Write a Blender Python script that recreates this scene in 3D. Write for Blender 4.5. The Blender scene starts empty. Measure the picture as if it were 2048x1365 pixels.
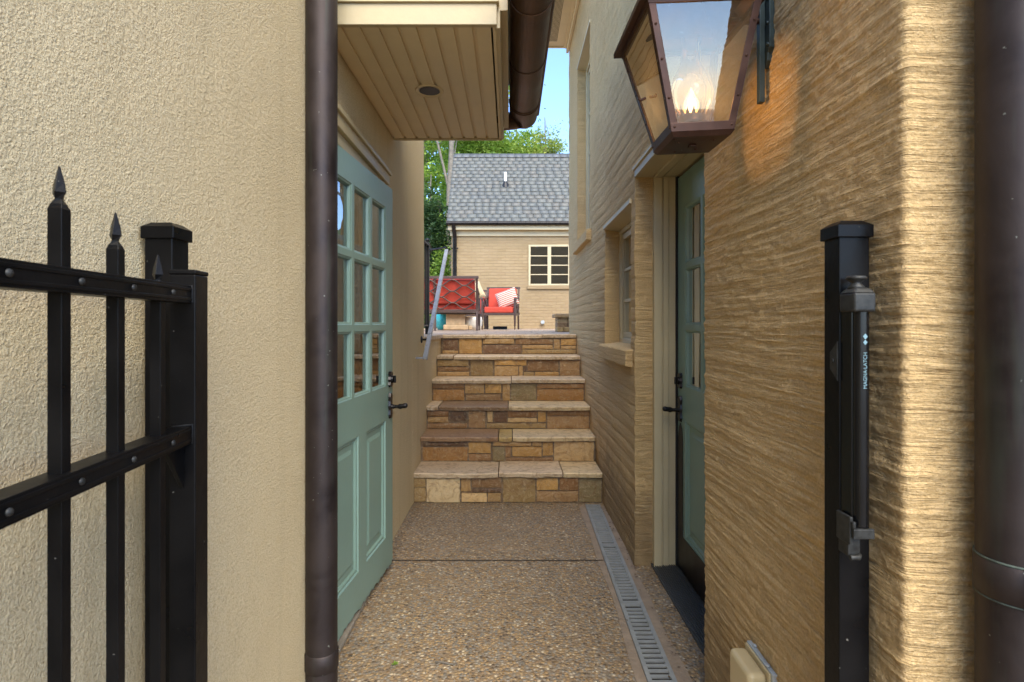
import bpy, math, random
import numpy as np
from mathutils import Vector, Matrix
R = math.radians
S = bpy.context.scene
C = S.collection
random.seed(7); rng = np.random.default_rng(7)

# ------------------------------------------------------------------ camera
F = 1100.0; PX = 1020.0; PY = 650.0; H = 1.27      # focal length in photo pixels, vanishing point, eye height
cam = bpy.data.cameras.new('camera'); camo = bpy.data.objects.new('camera', cam); C.objects.link(camo)
camo.location = (0, 0, H); camo.rotation_euler = (R(90), 0, 0)
cam.sensor_width = 36; cam.lens = 36*F/2048
cam.shift_x = (1024-PX)/2048; cam.shift_y = -(682.5-PY)/2048
cam.clip_start = 0.02; cam.clip_end = 400
cam.dof.use_dof = True; cam.dof.focus_distance = 3.6; cam.dof.aperture_fstop = 11
S.camera = camo
# ------------------------------------------------------------------ light
SUN_AZ = 164.0; SUN_EL = 47.0                         # azimuth clockwise from +Y: behind the camera, looking along the passage
w = bpy.data.worlds.new('World'); S.world = w; w.use_nodes = True
nt = w.node_tree; bg = nt.nodes['Background']
sky = nt.nodes.new('ShaderNodeTexSky'); sky.sky_type = 'NISHITA'; sky.sun_disc = False
sky.sun_elevation = R(SUN_EL); sky.sun_rotation = R(SUN_AZ)
sky.air_density = .75; sky.dust_density = .2; sky.ozone_density = 4.5
nt.links.new(sky.outputs[0], bg.inputs[0]); bg.inputs[1].default_value = 0.088
sun = bpy.data.lights.new('sun', 'SUN'); sun.energy = 1.0; sun.angle = R(50); sun.color = (1, .89, .68)
suno = bpy.data.objects.new('sun', sun); C.objects.link(suno)
d = Vector((math.sin(R(SUN_AZ))*math.cos(R(SUN_EL)), math.cos(R(SUN_AZ))*math.cos(R(SUN_EL)), math.sin(R(SUN_EL))))
suno.rotation_euler = d.to_track_quat('Z', 'Y').to_euler()
S.view_settings.view_transform = 'Standard'; S.view_settings.look = 'None'
S.view_settings.exposure = 2.82; S.view_settings.gamma = 1
S.render.engine = 'CYCLES'
S.cycles.use_denoising = True; S.cycles.denoiser = 'OPENIMAGEDENOISE'; S.cycles.denoising_prefilter = 'ACCURATE'; S.cycles.denoising_input_passes = 'RGB_ALBEDO_NORMAL'; S.cycles.caustics_reflective = False; S.cycles.caustics_refractive = False; S.cycles.sample_clamp_indirect = 2.5; S.cycles.blur_glossy = 1
S.cycles.max_bounces = 12; S.cycles.diffuse_bounces = 9; S.cycles.transparent_max_bounces = 16

# ------------------------------------------------------------------ helpers
def at(px, py, Y):
    return Vector(((px-PX)*Y/F, Y, H-(py-PY)*Y/F))

class MB:
    def __init__(s): s.v = []; s.f = []; s.c = []; s.smooth = []
    def face(s, pts, col=None, sm=False):
        n = len(s.v); s.v += [tuple(p) for p in pts]; s.f.append(tuple(range(n, n+len(pts)))); s.c.append(col); s.smooth.append(sm)
    def mesh(s, verts, faces, col=None, sm=False):
        n = len(s.v); s.v += [tuple(p) for p in verts]
        for f in faces: s.f.append(tuple(n+i for i in f)); s.c.append(col); s.smooth.append(sm)
    def box(s, x0, x1, y0, y1, z0, z1, col=None, M=None):
        P = [Vector(p) for p in ((x0,y0,z0),(x1,y0,z0),(x1,y1,z0),(x0,y1,z0),(x0,y0,z1),(x1,y0,z1),(x1,y1,z1),(x0,y1,z1))]
        if M: P = [M @ p for p in P]
        s.mesh(P, [(3,2,1,0),(4,5,6,7),(0,1,5,4),(1,2,6,5),(2,3,7,6),(3,0,4,7)], col)
        return s
    def tube(s, pts, r, n=10, col=None, cap=True, sm=True, flat=1.0):
        pts = [Vector(p) for p in pts]; rs = r if isinstance(r, (list, tuple)) else [r]*len(pts)
        rings = []; up = None
        for i, p in enumerate(pts):
            t = (pts[min(i+1, len(pts)-1)]-pts[max(i-1, 0)]).normalized()
            if up is None:
                up = Vector((0,0,1)) if abs(t.z) < .9 else Vector((1,0,0))
            a = t.cross(up).normalized(); b = a.cross(t).normalized(); up = b
            rings.append([p+(a*math.cos(2*math.pi*k/n)+b*flat*math.sin(2*math.pi*k/n))*rs[i] for k in range(n)])
        V = [q for ring in rings for q in ring]; Fc = []
        for i in range(len(rings)-1):
            for k in range(n):
                Fc.append((i*n+k, i*n+(k+1)%n, (i+1)*n+(k+1)%n, (i+1)*n+k))
        s.mesh(V, Fc, col, sm)
        if cap:
            s.face(rings[0][::-1], col); s.face(rings[-1], col)
        return s
    def lathe(s, c, prof, n=24, col=None, sm=True, axis='z', a0=0, M=None):
        V = []
        for (r, h) in prof:
            for k in range(n):
                t = a0+2*math.pi*k/n
                p = Vector((r*math.cos(t), r*math.sin(t), h))
                if axis == 'x': p = Vector((h, p.x, p.y))
                if axis == 'y': p = Vector((p.x, h, p.y))
                if M: p = M @ p
                V.append(p+Vector(c))
        Fc = [(i*n+k, i*n+(k+1)%n, (i+1)*n+(k+1)%n, (i+1)*n+k) for i in range(len(prof)-1) for k in range(n)]
        s.mesh(V, Fc, col, sm); return s
    def prism(s, poly, f0, f1, col=None):
        """poly: list of 2D; f0,f1 map a 2D point to the two ends"""
        A = [f0(p) for p in poly]; B = [f1(p) for p in poly]; n = len(poly)
        s.mesh(A+B, [tuple(range(n))[::-1], tuple(range(n, 2*n))]+[(i, (i+1)%n, n+(i+1)%n, n+i) for i in range(n)], col); return s
    def build(s, name, mat, parent=None, bevel=0, seg=2, subsurf=0):
        off = Vector((0,0,0)); p = parent
        while p is not None: off += p.location; p = p.parent
        me = bpy.data.meshes.new(name)
        me.from_pydata([tuple(Vector(q)-off) for q in s.v], [], s.f)
        me.validate(); me.update()
        if len(me.polygons) == len(s.f):
            me.polygons.foreach_set('use_smooth', s.smooth)
            if any(c is not None for c in s.c):
                at_ = me.attributes.new('col', 'FLOAT_COLOR', 'CORNER')
                d_ = []
                for f_, c_ in zip(s.f, s.c):
                    c_ = c_ or (1,1,1)
                    d_ += [c_[0], c_[1], c_[2], 1]*len(f_)
                at_.data.foreach_set('color', d_)
        o = bpy.data.objects.new(name, me); C.objects.link(o)
        if mat: me.materials.append(mat)
        if parent: o.parent = parent
        import bmesh
        bm = bmesh.new(); bm.from_mesh(me)
        if bevel or subsurf: bmesh.ops.remove_doubles(bm, verts=bm.verts, dist=1e-5)
        bmesh.ops.recalc_face_normals(bm, faces=bm.faces); bm.to_mesh(me); bm.free()
        if bevel:
            m = o.modifiers.new('bevel', 'BEVEL'); m.width = bevel; m.segments = seg; m.limit_method = 'ANGLE'; m.angle_limit = R(40); m.harden_normals = False
        if subsurf:
            m = o.modifiers.new('sub', 'SUBSURF'); m.levels = subsurf; m.render_levels = subsurf
            me.polygons.foreach_set('use_smooth', [True]*len(me.polygons))
        return o

def tag(o, label, cat, group=None, kind=None):
    if label: o['label'] = label
    if cat: o['category'] = cat
    if group: o['group'] = group
    if kind: o['kind'] = kind
    return o
def thing(name, label, cat, loc=(0,0,0), group=None):
    o = bpy.data.objects.new(name, None); C.objects.link(o); o.location = loc; o.empty_display_size = .1
    return tag(o, label, cat, group)
def copy_tree(o, parent=None):
    c = o.copy(); C.objects.link(c)
    if parent: c.parent = parent
    for ch in list(o.children): copy_tree(ch, c)
    return c
def npmesh(name, V, Fq, mat, parent=None, col=None, smooth=False, kind=None):
    me = bpy.data.meshes.new(name); V = np.asarray(V, float); Fq = np.asarray(Fq)
    off = np.zeros(3); p = parent
    while p is not None: off += np.array(p.location); p = p.parent
    V = V-off
    n, k = Fq.shape
    me.vertices.add(len(V)); me.vertices.foreach_set('co', V.ravel())
    me.loops.add(n*k); me.loops.foreach_set('vertex_index', Fq.ravel().astype(np.int32))
    me.polygons.add(n); me.polygons.foreach_set('loop_start', np.arange(0, n*k, k, dtype=np.int32))
    me.polygons.foreach_set('loop_total', np.full(n, k, dtype=np.int32))
    me.update(calc_edges=True)
    if smooth: me.polygons.foreach_set('use_smooth', np.ones(n, bool))
    if col is not None:
        a = me.attributes.new('col', 'FLOAT_COLOR', 'CORNER')
        c = np.ones((n, 4)); c[:, :3] = col
        a.data.foreach_set('color', np.repeat(c, k, axis=0).ravel())
    o = bpy.data.objects.new(name, me); C.objects.link(o); me.materials.append(mat)
    if parent: o.parent = parent
    if kind: o['kind'] = kind
    return o
_lat = {}
def vnoise(x, y, seed=0):
    if seed not in _lat: _lat[seed] = np.random.default_rng(seed).random((256, 256))
    L = _lat[seed]; xi = np.floor(x).astype(int); yi = np.floor(y).astype(int); fx = x-xi; fy = y-yi
    fx = fx*fx*(3-2*fx); fy = fy*fy*(3-2*fy)
    a = L[xi%256, yi%256]; b = L[(xi+1)%256, yi%256]; c = L[xi%256, (yi+1)%256]; d_ = L[(xi+1)%256, (yi+1)%256]
    return (a*(1-fx)+b*fx)*(1-fy)+(c*(1-fx)+d_*fx)*fy-.5

# ------------------------------------------------------------------ materials
def newmat(name):
    m = bpy.data.materials.new(name); m.use_nodes = True; t = m.node_tree
    return m, t, t.nodes['Principled BSDF'], t.links
def N(t, typ, **k):
    n = t.nodes.new(typ)
    for a, b in k.items(): setattr(n, a, b)
    return n
def coords(t, L, scale, loc=(0,0,0)):
    c = N(t, 'ShaderNodeTexCoord'); m = N(t, 'ShaderNodeMapping'); m.inputs['Scale'].default_value = scale; m.inputs['Location'].default_value = loc
    L.new(c.outputs['Object'], m.inputs[0]); return m.outputs[0]
def noise(t, L, vec, scale=1, detail=3, rough=.5, dist=0):
    n = N(t, 'ShaderNodeTexNoise'); n.inputs['Scale'].default_value = scale; n.inputs['Detail'].default_value = detail
    n.inputs['Roughness'].default_value = rough; n.inputs['Distortion'].default_value = dist; L.new(vec, n.inputs['Vector']); return n.outputs['Fac']
def ramp(t, L, fac, stops, interp='LINEAR'):
    r = N(t, 'ShaderNodeValToRGB'); e = r.color_ramp.elements; r.color_ramp.interpolation = interp
    while len(e) < len(stops): e.new(.5)
    for i, (p, c) in enumerate(stops):
        e[i].position = p; e[i].color = (c[0], c[1], c[2], 1) if hasattr(c, '__len__') else (c, c, c, 1)
    L.new(fac, r.inputs[0]); return r.outputs[0]
def mix(t, L, fac, a, b, typ='MIX'):
    m = N(t, 'ShaderNodeMix', data_type='RGBA', blend_type=typ)
    if isinstance(fac, (int, float)): m.inputs[0].default_value = fac
    else: L.new(fac, m.inputs[0])
    for i, q in ((6, a), (7, b)):
        if hasattr(q, 'links'): L.new(q, m.inputs[i])
        else: m.inputs[i].default_value = (q[0], q[1], q[2], 1)
    return m.outputs[2]
def math_(t, L, op, a, b=0):
    m = N(t, 'ShaderNodeMath', operation=op)
    for i, q in ((0, a), (1, b)):
        if hasattr(q, 'links'): L.new(q, m.inputs[i])
        else: m.inputs[i].default_value = q
    return m.outputs[0]
def bump(t, L, h, dist, strength=1, prev=None):
    b = N(t, 'ShaderNodeBump'); b.inputs['Distance'].default_value = dist; b.inputs['Strength'].default_value = strength
    L.new(h, b.inputs['Height'])
    if prev: L.new(prev, b.inputs['Normal'])
    return b.outputs[0]

def simple(name, col, rough=.5, metal=0, var=.15, vs=8, bumpd=0, bs=60, spec=.5, coat=0):
    m, t, P, L = newmat(name); P.inputs['Roughness'].default_value = rough; P.inputs['Metallic'].default_value = metal
    P.inputs['Specular IOR Level'].default_value = spec; P.inputs['Coat Weight'].default_value = coat
    v = coords(t, L, (1,1,1)); n = noise(t, L, v, vs, 5, .6)
    dk = tuple(c*(1-var) for c in col); lt = tuple(min(1, c*(1+var)) for c in col)
    L.new(ramp(t, L, n, [(.3, dk), (.7, lt)]), P.inputs['Base Color'])
    rr = math_(t, L, 'MULTIPLY_ADD', n, .3); t.nodes[-1].inputs[2].default_value = rough-.15; L.new(rr, P.inputs['Roughness'])
    if bumpd: L.new(bump(t, L, noise(t, L, v, bs, 4), bumpd), P.inputs['Normal'])
    return m

def mat_stucco_float():
    m, t, P, L = newmat('float_stucco'); P.inputs['Roughness'].default_value = .9; P.inputs['Specular IOR Level'].default_value = .2
    v = coords(t, L, (1,1,1)); big = noise(t, L, v, 1.6, 4, .6); fine = noise(t, L, v, 250, 3, .65, .3); mid = noise(t, L, v, 85, 3, .5)
    c = ramp(t, L, big, [(.3, (.62,.49,.285)), (.7, (.69,.555,.34))])
    c = mix(t, L, .55, c, ramp(t, L, fine, [(.36, (.40,.31,.17)), (.47, (.62,.505,.305)), (.62, (.74,.62,.40))]))
    # rain streaks on the painted plaster
    st = noise(t, L, coords(t, L, (9, 9, .5)), 1, 4, .6)
    c = mix(t, L, math_(t, L, 'MULTIPLY', ramp(t, L, st, [(.5, 0), (.78, 1)]), .3), c, (.42,.34,.20))
    L.new(c, P.inputs['Base Color'])
    h = math_(t, L, 'ADD', fine, math_(t, L, 'MULTIPLY', mid, .8))
    L.new(bump(t, L, h, .0050), P.inputs['Normal']); return m

def mat_stucco_brushed():
    m, t, P, L = newmat('brushed_stucco'); P.inputs['Roughness'].default_value = .9; P.inputs['Specular IOR Level'].default_value = .2
    wv = coords(t, L, (1,1,1)); 
    warp = N(t, 'ShaderNodeTexNoise'); warp.inputs['Scale'].default_value = 2.3; warp.inputs['Detail'].default_value = 2; L.new(wv, warp.inputs['Vector'])
    sc = N(t, 'ShaderNodeVectorMath', operation='SCALE'); L.new(warp.outputs['Color'], sc.inputs[0]); sc.inputs['Scale'].default_value = .05
    ad = N(t, 'ShaderNodeVectorMath', operation='ADD'); L.new(wv, ad.inputs[0]); L.new(sc.outputs[0], ad.inputs[1])
    def strk(sc, d, ro):
        mp = N(t, 'ShaderNodeMapping'); mp.inputs['Scale'].default_value = sc; L.new(ad.outputs[0], mp.inputs[0]); return noise(t, L, mp.outputs[0], 1, d, ro)
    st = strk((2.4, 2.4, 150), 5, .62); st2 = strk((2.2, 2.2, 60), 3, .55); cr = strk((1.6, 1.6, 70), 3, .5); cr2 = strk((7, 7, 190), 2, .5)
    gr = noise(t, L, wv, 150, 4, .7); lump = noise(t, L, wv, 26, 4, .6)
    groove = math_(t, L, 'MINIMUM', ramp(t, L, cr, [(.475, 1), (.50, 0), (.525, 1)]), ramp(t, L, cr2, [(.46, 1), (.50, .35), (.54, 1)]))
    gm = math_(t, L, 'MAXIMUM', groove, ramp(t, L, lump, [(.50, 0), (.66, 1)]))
    big = noise(t, L, wv, 1.9, 4, .6)
    c = ramp(t, L, big, [(.3, (.69,.465,.205)), (.7, (.76,.53,.255))])
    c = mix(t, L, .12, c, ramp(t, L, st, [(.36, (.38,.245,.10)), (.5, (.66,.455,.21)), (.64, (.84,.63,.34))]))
    c = mix(t, L, math_(t, L, 'MULTIPLY', math_(t, L, 'SUBTRACT', 1, gm), .20), c, (.30,.19,.09))  # groove lines darkened in the base colour to carry the relief's shading
    c = mix(t, L, .38, c, ramp(t, L, gr, [(.36, (.38,.25,.12)), (.5, (.62,.435,.22)), (.64, (.80,.60,.36))]))
    # splash-back dirt near the ground
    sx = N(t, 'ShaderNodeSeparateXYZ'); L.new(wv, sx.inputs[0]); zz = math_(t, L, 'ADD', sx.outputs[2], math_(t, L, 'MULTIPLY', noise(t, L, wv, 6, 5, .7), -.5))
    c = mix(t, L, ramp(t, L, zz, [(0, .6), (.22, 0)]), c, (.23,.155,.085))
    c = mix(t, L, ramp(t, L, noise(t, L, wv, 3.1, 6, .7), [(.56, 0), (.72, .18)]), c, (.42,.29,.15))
    L.new(c, P.inputs['Base Color'])
    h = math_(t, L, 'ADD', math_(t, L, 'MULTIPLY', st, .8), math_(t, L, 'ADD', math_(t, L, 'MULTIPLY', gr, 1.0), math_(t, L, 'ADD', math_(t, L, 'MULTIPLY', st2, 1.0), math_(t, L, 'MULTIPLY', gm, .4))))
    L.new(bump(t, L, h, .0085), P.inputs['Normal']); return m

def mat_painted_brick():
    m, t, P, L = newmat('painted_brick'); P.inputs['Roughness'].default_value = .85
    c = N(t, 'ShaderNodeTexCoord'); sx = N(t, 'ShaderNodeSeparateXYZ'); L.new(c.outputs['Object'], sx.inputs[0])
    cb = N(t, 'ShaderNodeCombineXYZ'); L.new(math_(t, L, 'ADD', sx.outputs[0], sx.outputs[1]), cb.inputs[0]); L.new(sx.outputs[2], cb.inputs[1])
    b = N(t, 'ShaderNodeTexBrick'); L.new(cb.outputs[0], b.inputs['Vector']); b.inputs['Scale'].default_value = 1
    b.inputs['Brick Width'].default_value = .215; b.inputs['Row Height'].default_value = .075; b.inputs['Mortar Size'].default_value = .006; b.inputs['Mortar Smooth'].default_value = .6
    b.inputs['Color1'].default_value = (.30,.22,.115,1); b.inputs['Color2'].default_value = (.26,.185,.092,1); b.inputs['Mortar'].default_value = (.27,.19,.105,1)
    v = coords(t, L, (1,1,1)); n = noise(t, L, v, 2.2, 5, .65)
    col = mix(t, L, ramp(t, L, n, [(.35, 0), (.7, .55)]), b.outputs['Color'], (.34,.25,.14))
    st = noise(t, L, coords(t, L, (2.5, 2.5, 30)), 1, 4, .6)
    col = mix(t, L, math_(t, L, 'MULTIPLY', ramp(t, L, st, [(.45, 0), (.7, 1)]), .35), col, (.36,.25,.15))
    L.new(col, P.inputs['Base Color'])
    h = math_(t, L, 'ADD', math_(t, L, 'MULTIPLY', b.outputs['Fac'], -.5), math_(t, L, 'MULTIPLY', st, .8))
    L.new(bump(t, L, h, .012), P.inputs['Normal']); return m

def mat_aggregate():
    m, t, P, L = newmat('exposed_aggregate'); P.inputs['Roughness'].default_value = .7
    v = coords(t, L, (1,1,1))
    nz = N(t, 'ShaderNodeTexNoise'); nz.inputs['Scale'].default_value = 60; L.new(v, nz.inputs['Vector'])
    sc = N(t, 'ShaderNodeVectorMath', operation='SCALE'); L.new(nz.outputs['Color'], sc.inputs[0]); sc.inputs['Scale'].default_value = .006
    ad = N(t, 'ShaderNodeVectorMath', operation='ADD'); L.new(v, ad.inputs[0]); L.new(sc.outputs[0], ad.inputs[1])
    vo = N(t, 'ShaderNodeTexVoronoi'); vo.inputs['Scale'].default_value = 84; L.new(ad.outputs[0], vo.inputs['Vector'])
    sp = N(t, 'ShaderNodeSeparateColor'); L.new(vo.outputs['Color'], sp.inputs[0])
    c = ramp(t, L, sp.outputs[0], [(0, (.07,.055,.04)), (.10, (.20,.135,.065)), (.24, (.145,.145,.135)), (.40, (.29,.20,.10)), (.54, (.22,.215,.195)), (.68, (.34,.25,.135)), (.80, (.20,.135,.075)), (.89, (.34,.31,.25)), (.955, (.52,.46,.34))], 'CONSTANT')
    dd = ramp(t, L, vo.outputs['Distance'], [(.25, 0), (.62, 1)])
    c = mix(t, L, math_(t, L, 'MULTIPLY', dd, .75), c, (.17,.135,.095))
    big = noise(t, L, v, 1.7, 5, .65)
    c = mix(t, L, ramp(t, L, big, [(.3, .35), (.6, 0)]), c, (.16,.12,.075))
    c = mix(t, L, ramp(t, L, noise(t, L, v, 5, 4, .6), [(.55, 0), (.75, .3)]), c, (.30,.24,.17))
    L.new(c, P.inputs['Base Color'])
    c = mix(t, L, 1, c, (1.25,1.16,1.06), 'MULTIPLY'); L.new(c, P.inputs['Base Color'])
    L.new(ramp(t, L, sp.outputs[1], [(0, .45), (1, .85)]), P.inputs['Roughness'])
    L.new(bump(t, L, math_(t, L, 'SUBTRACT', 1, vo.outputs['Distance']), .005), P.inputs['Normal']); return m

def mat_stone(name='ledge_stone', wet=0, lite=1.0):
    m, t, P, L = newmat(name); P.inputs['Roughness'].default_value = .5
    a = N(t, 'ShaderNodeAttribute', attribute_name='col')
    v = coords(t, L, (1,1,1)); n = noise(t, L, v, 11, 7, .68, 1.8); n2 = noise(t, L, v, 34, 6, .65, .8)
    c = mix(t, L, ramp(t, L, n, [(.36, .55), (.52, 0)]), a.outputs['Color'], (.20,.095,.03))
    c = mix(t, L, ramp(t, L, n2, [(.5, 0), (.72, .5)]), c, (.50,.38,.22))
    c = mix(t, L, ramp(t, L, noise(t, L, v, 13, 5, .7, 2), [(.30, .6), (.40, 0)]), c, (.07,.045,.03))
    L.new(c, P.inputs['Base Color'])
    L.new(bump(t, L, math_(t, L, 'ADD', n2, n), .008), P.inputs['Normal']); return m

def mat_glass(name, refl=.12, tint=(.93,.95,.93), rough=0.0, dust=0):
    m, t, P, L = newmat(name); t.nodes.remove(P); out = t.nodes['Material Output']
    tr = N(t, 'ShaderNodeBsdfTransparent'); tr.inputs[0].default_value = (*tint, 1)
    gl = N(t, 'ShaderNodeBsdfGlossy'); gl.inputs['Roughness'].default_value = rough
    lw = N(t, 'ShaderNodeFresnel'); lw.inputs[0].default_value = 1.5
    v = coords(t, L, (1,1,1)); nb = bump(t, L, noise(t, L, v, 3.5, 2), .0012); L.new(nb, gl.inputs['Normal'])
    f = math_(t, L, 'ADD', math_(t, L, 'MULTIPLY', lw.outputs[0], 1.0), refl)
    mx = N(t, 'ShaderNodeMixShader'); L.new(f, mx.inputs[0]); L.new(tr.outputs[0], mx.inputs[1]); L.new(gl.outputs[0], mx.inputs[2])
    sh = mx.outputs[0]
    if dust:
        tl = N(t, 'ShaderNodeBsdfTranslucent'); tl.inputs[0].default_value = (.8,.74,.62,1); df = N(t, 'ShaderNodeBsdfDiffuse'); df.inputs[0].default_value = (.6,.55,.46,1)
        m1 = N(t, 'ShaderNodeMixShader'); m1.inputs[0].default_value = .3; L.new(tl.outputs[0], m1.inputs[1]); L.new(df.outputs[0], m1.inputs[2])
        m2 = N(t, 'ShaderNodeMixShader'); L.new(math_(t, L, 'MULTIPLY', ramp(t, L, noise(t, L, v, 14, 5, .65), [(.3, .4), (.7, 1.5)]), dust), m2.inputs[0]); L.new(sh, m2.inputs[1]); L.new(m1.outputs[0], m2.inputs[2]); sh = m2.outputs[0]
    L.new(sh, out.inputs[0]); return m

def mat_leaf(name, a, b, c):
    m, t, P, L = newmat(name); out = t.nodes['Material Output']
    at_ = N(t, 'ShaderNodeAttribute', attribute_name='col')
    v = coords(t, L, (1,1,1)); n = noise(t, L, v, .9, 3)
    base = mix(t, L, at_.outputs['Fac'], a, b)
    base = mix(t, L, ramp(t, L, n, [(.45, 0), (.7, .6)]), base, c)
    L.new(base, P.inputs['Base Color']); P.inputs['Roughness'].default_value = .55
    tl = N(t, 'ShaderNodeBsdfTranslucent'); L.new(base, tl.inputs[0])
    mx = N(t, 'ShaderNodeMixShader'); mx.inputs[0].default_value = .4
    L.new(P.outputs[0], mx.inputs[1]); L.new(tl.outputs[0], mx.inputs[2]); L.new(mx.outputs[0], out.inputs[0]); return m

def mat_slate():
    m, t, P, L = newmat('slate'); a = N(t, 'ShaderNodeAttribute', attribute_name='col')
    v = coords(t, L, (1,1,1)); n = noise(t, L, v, 9, 5, .6)
    L.new(mix(t, L, ramp(t, L, n, [(.4, 0), (.75, .3)]), a.outputs['Color'], (.23,.23,.205)), P.inputs['Base Color'])
    P.inputs['Roughness'].default_value = .6; L.new(bump(t, L, n, .006), P.inputs['Normal']); return m

def mat_copper(name, dark, lite, green, rough=.42):
    m, t, P, L = newmat(name); P.inputs['Metallic'].default_value = .75
    v = coords(t, L, (1,1,1)); n = noise(t, L, v, 6, 6, .65, .5); n2 = noise(t, L, coords(t, L, (22,22,2.2)), 1, 4, .6)
    c = ramp(t, L, n, [(.3, dark), (.65, lite)])
    c = mix(t, L, ramp(t, L, n2, [(.55, 0), (.8, .6)]), c, green)
    sp = noise(t, L, v, 75, 2, .5)
    c = mix(t, L, ramp(t, L, sp, [(.74, 0), (.77, .7)]), c, (.32,.34,.30))
    L.new(c, P.inputs['Base Color']); L.new(ramp(t, L, n, [(.3, rough-.08), (.7, rough+.15)]), P.inputs['Roughness'])
    L.new(bump(t, L, n, .0015), P.inputs['Normal']); return m

def mat_black_metal():
    m, t, P, L = newmat('black_powder_coat'); P.inputs['Specular IOR Level'].default_value = .13
    v = coords(t, L, (1,1,1)); sp = noise(t, L, v, 110, 2, .5); n = noise(t, L, v, 9, 4)
    c = ramp(t, L, n, [(.35, (.003,.003,.0035)), (.7, (.007,.0065,.0065))])
    c = mix(t, L, ramp(t, L, sp, [(.755, 0), (.78, .6)]), c, (.20,.19,.165))
    L.new(c, P.inputs['Base Color']); L.new(ramp(t, L, n, [(.3, .25), (.75, .48)]), P.inputs['Roughness'])
    L.new(bump(t, L, noise(t, L, v, 40, 3), .0006), P.inputs['Normal']); return m

def mat_stripes():
    m, t, P, L = newmat('striped_fabric'); c = N(t, 'ShaderNodeTexCoord'); s = N(t, 'ShaderNodeSeparateXYZ'); L.new(c.outputs['Object'], s.inputs[0])
    wv = math_(t, L, 'FRACT', math_(t, L, 'MULTIPLY', s.outputs[2], 25))
    L.new(mix(t, L, math_(t, L, 'GREATER_THAN', wv, .58), (.62,.54,.44), (.45,.07,.045)), P.inputs['Base Color']); P.inputs['Roughness'].default_value = .9; return m

M = dict(
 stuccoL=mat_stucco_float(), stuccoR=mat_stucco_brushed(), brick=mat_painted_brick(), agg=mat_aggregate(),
 stone=mat_stone(), roofslab=simple('grey_roofing', (.12,.12,.11), .8), slate=mat_slate(),
 cream=simple('cream_trim_paint', (.49,.405,.245), .5, 0, .07, 5, .0008, 45),
 soffit=simple('cream_soffit_paint', (.72,.60,.39), .5, 0, .06, 4, .0008, 60),
 green=simple('sage_green_door_paint', (.185,.285,.24), .36, 0, .06, 6, .0006, 50),
 copper=mat_copper('aged_bronze_pipe', (.028,.022,.023), (.060,.047,.044), (.07,.085,.068), .5),
 gutter=mat_copper('brown_copper_gutter', (.085,.050,.034), (.15,.092,.062), (.12,.08,.06), .4),
 lampcu=mat_copper('lantern_copper', (.05,.026,.020), (.10,.052,.038), (.09,.06,.05), .38),
 lampgr=simple('verdigris_bracket', (.030,.045,.042), .45, .4, .3, 20),
 black=mat_black_metal(),
 blackplas=simple('black_latch_plastic', (.004,.004,.0045), .22, 0, .2, 12, spec=.3),
 latchgrey=simple('worn_latch_body', (.03,.03,.028), .45, .2, .6, 60, spec=.3),
 bronze=simple('oil_rubbed_bronze', (.022,.020,.020), .3, .7, .3, 15),
 kick=simple('dark_bronze_kick_plate', (.018,.012,.009), .4, .4, .3, 9),
 hand=simple('grey_painted_handrail', (.34,.35,.37), .3, .15, .2, 12),
 iron=simple('dark_iron_railing', (.02,.02,.022), .45, .3, .2, 10),
 drain=simple('grey_plastic_grate', (.25,.26,.255), .55, 0, .15, 25),
 dark=simple('dark_void', (.012,.011,.010), .9),
 rubber=simple('black_ribbed_rubber', (.055,.058,.06), .55, 0, .25, 30),
 mortar=simple('smooth_cement', (.27,.205,.145), .85, 0, .2, 14, .003, 70),
 joint=simple('joint_filler', (.05,.035,.025), .9),
 wood=simple('weathered_sill_wood', (.22,.19,.15), .8, 0, .3, 20, .003, 60),
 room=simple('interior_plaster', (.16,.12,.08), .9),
 curtain=simple('cream_curtain', (.65,.58,.45), .9),
 white=simple('white_pipe', (.75,.75,.72), .4),
 red=simple('red_cushion_fabric', (.50,.055,.030), .85, 0, .12, 12, .002, 200),
 frame=simple('brown_cast_aluminium', (.085,.052,.042), .45, .3, .2, 15),
 creamfab=simple('cream_fabric', (.62,.50,.30), .9),
 stripes=mat_stripes(),
 teal=simple('teal_glaze', (.03,.33,.33), .25), glaze=simple('white_glaze', (.62,.58,.50), .3),
 block=simple('tan_stone_block', (.50,.36,.21), .8, 0, .2, 12, .004, 30),
 outlet=simple('tan_plastic_cover', (.52,.42,.235), .38, 0, .04, 6),
 zinc=simple('galvanised_box', (.42,.46,.48), .4, .3, .2, 30),
 patio=simple('pale_flagstone', (.52,.37,.26), .7, 0, .22, 4, .004, 20),
 fgrass=simple('woodland_floor', (.07,.10,.03), .9, 0, .4, 2),
 bark=simple('grey_bark', (.17,.145,.115), .9, 0, .35, 9, .01, 25),
 glassL=mat_glass('door_glass', .30), glassW=mat_glass('window_glass', .22, (.8,.82,.8)),
 glassLamp=mat_glass('lantern_glass', .09, (.97,.95,.9), dust=.09), chim=mat_glass('chimney_glass', .02, (.98,.97,.95), dust=.02),
 letter=simple('pale_blue_print', (.16,.27,.31), .5),
 leafA=mat_leaf('spring_leaf', (.13,.26,.03), (.33,.46,.07), (.42,.50,.10)),
 leafB=mat_leaf('evergreen_leaf', (.018,.05,.018), (.07,.14,.04), (.10,.19,.05)),
 leafC=mat_leaf('yellow_green_leaf', (.22,.32,.05), (.42,.48,.10), (.46,.48,.13)),
)
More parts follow.
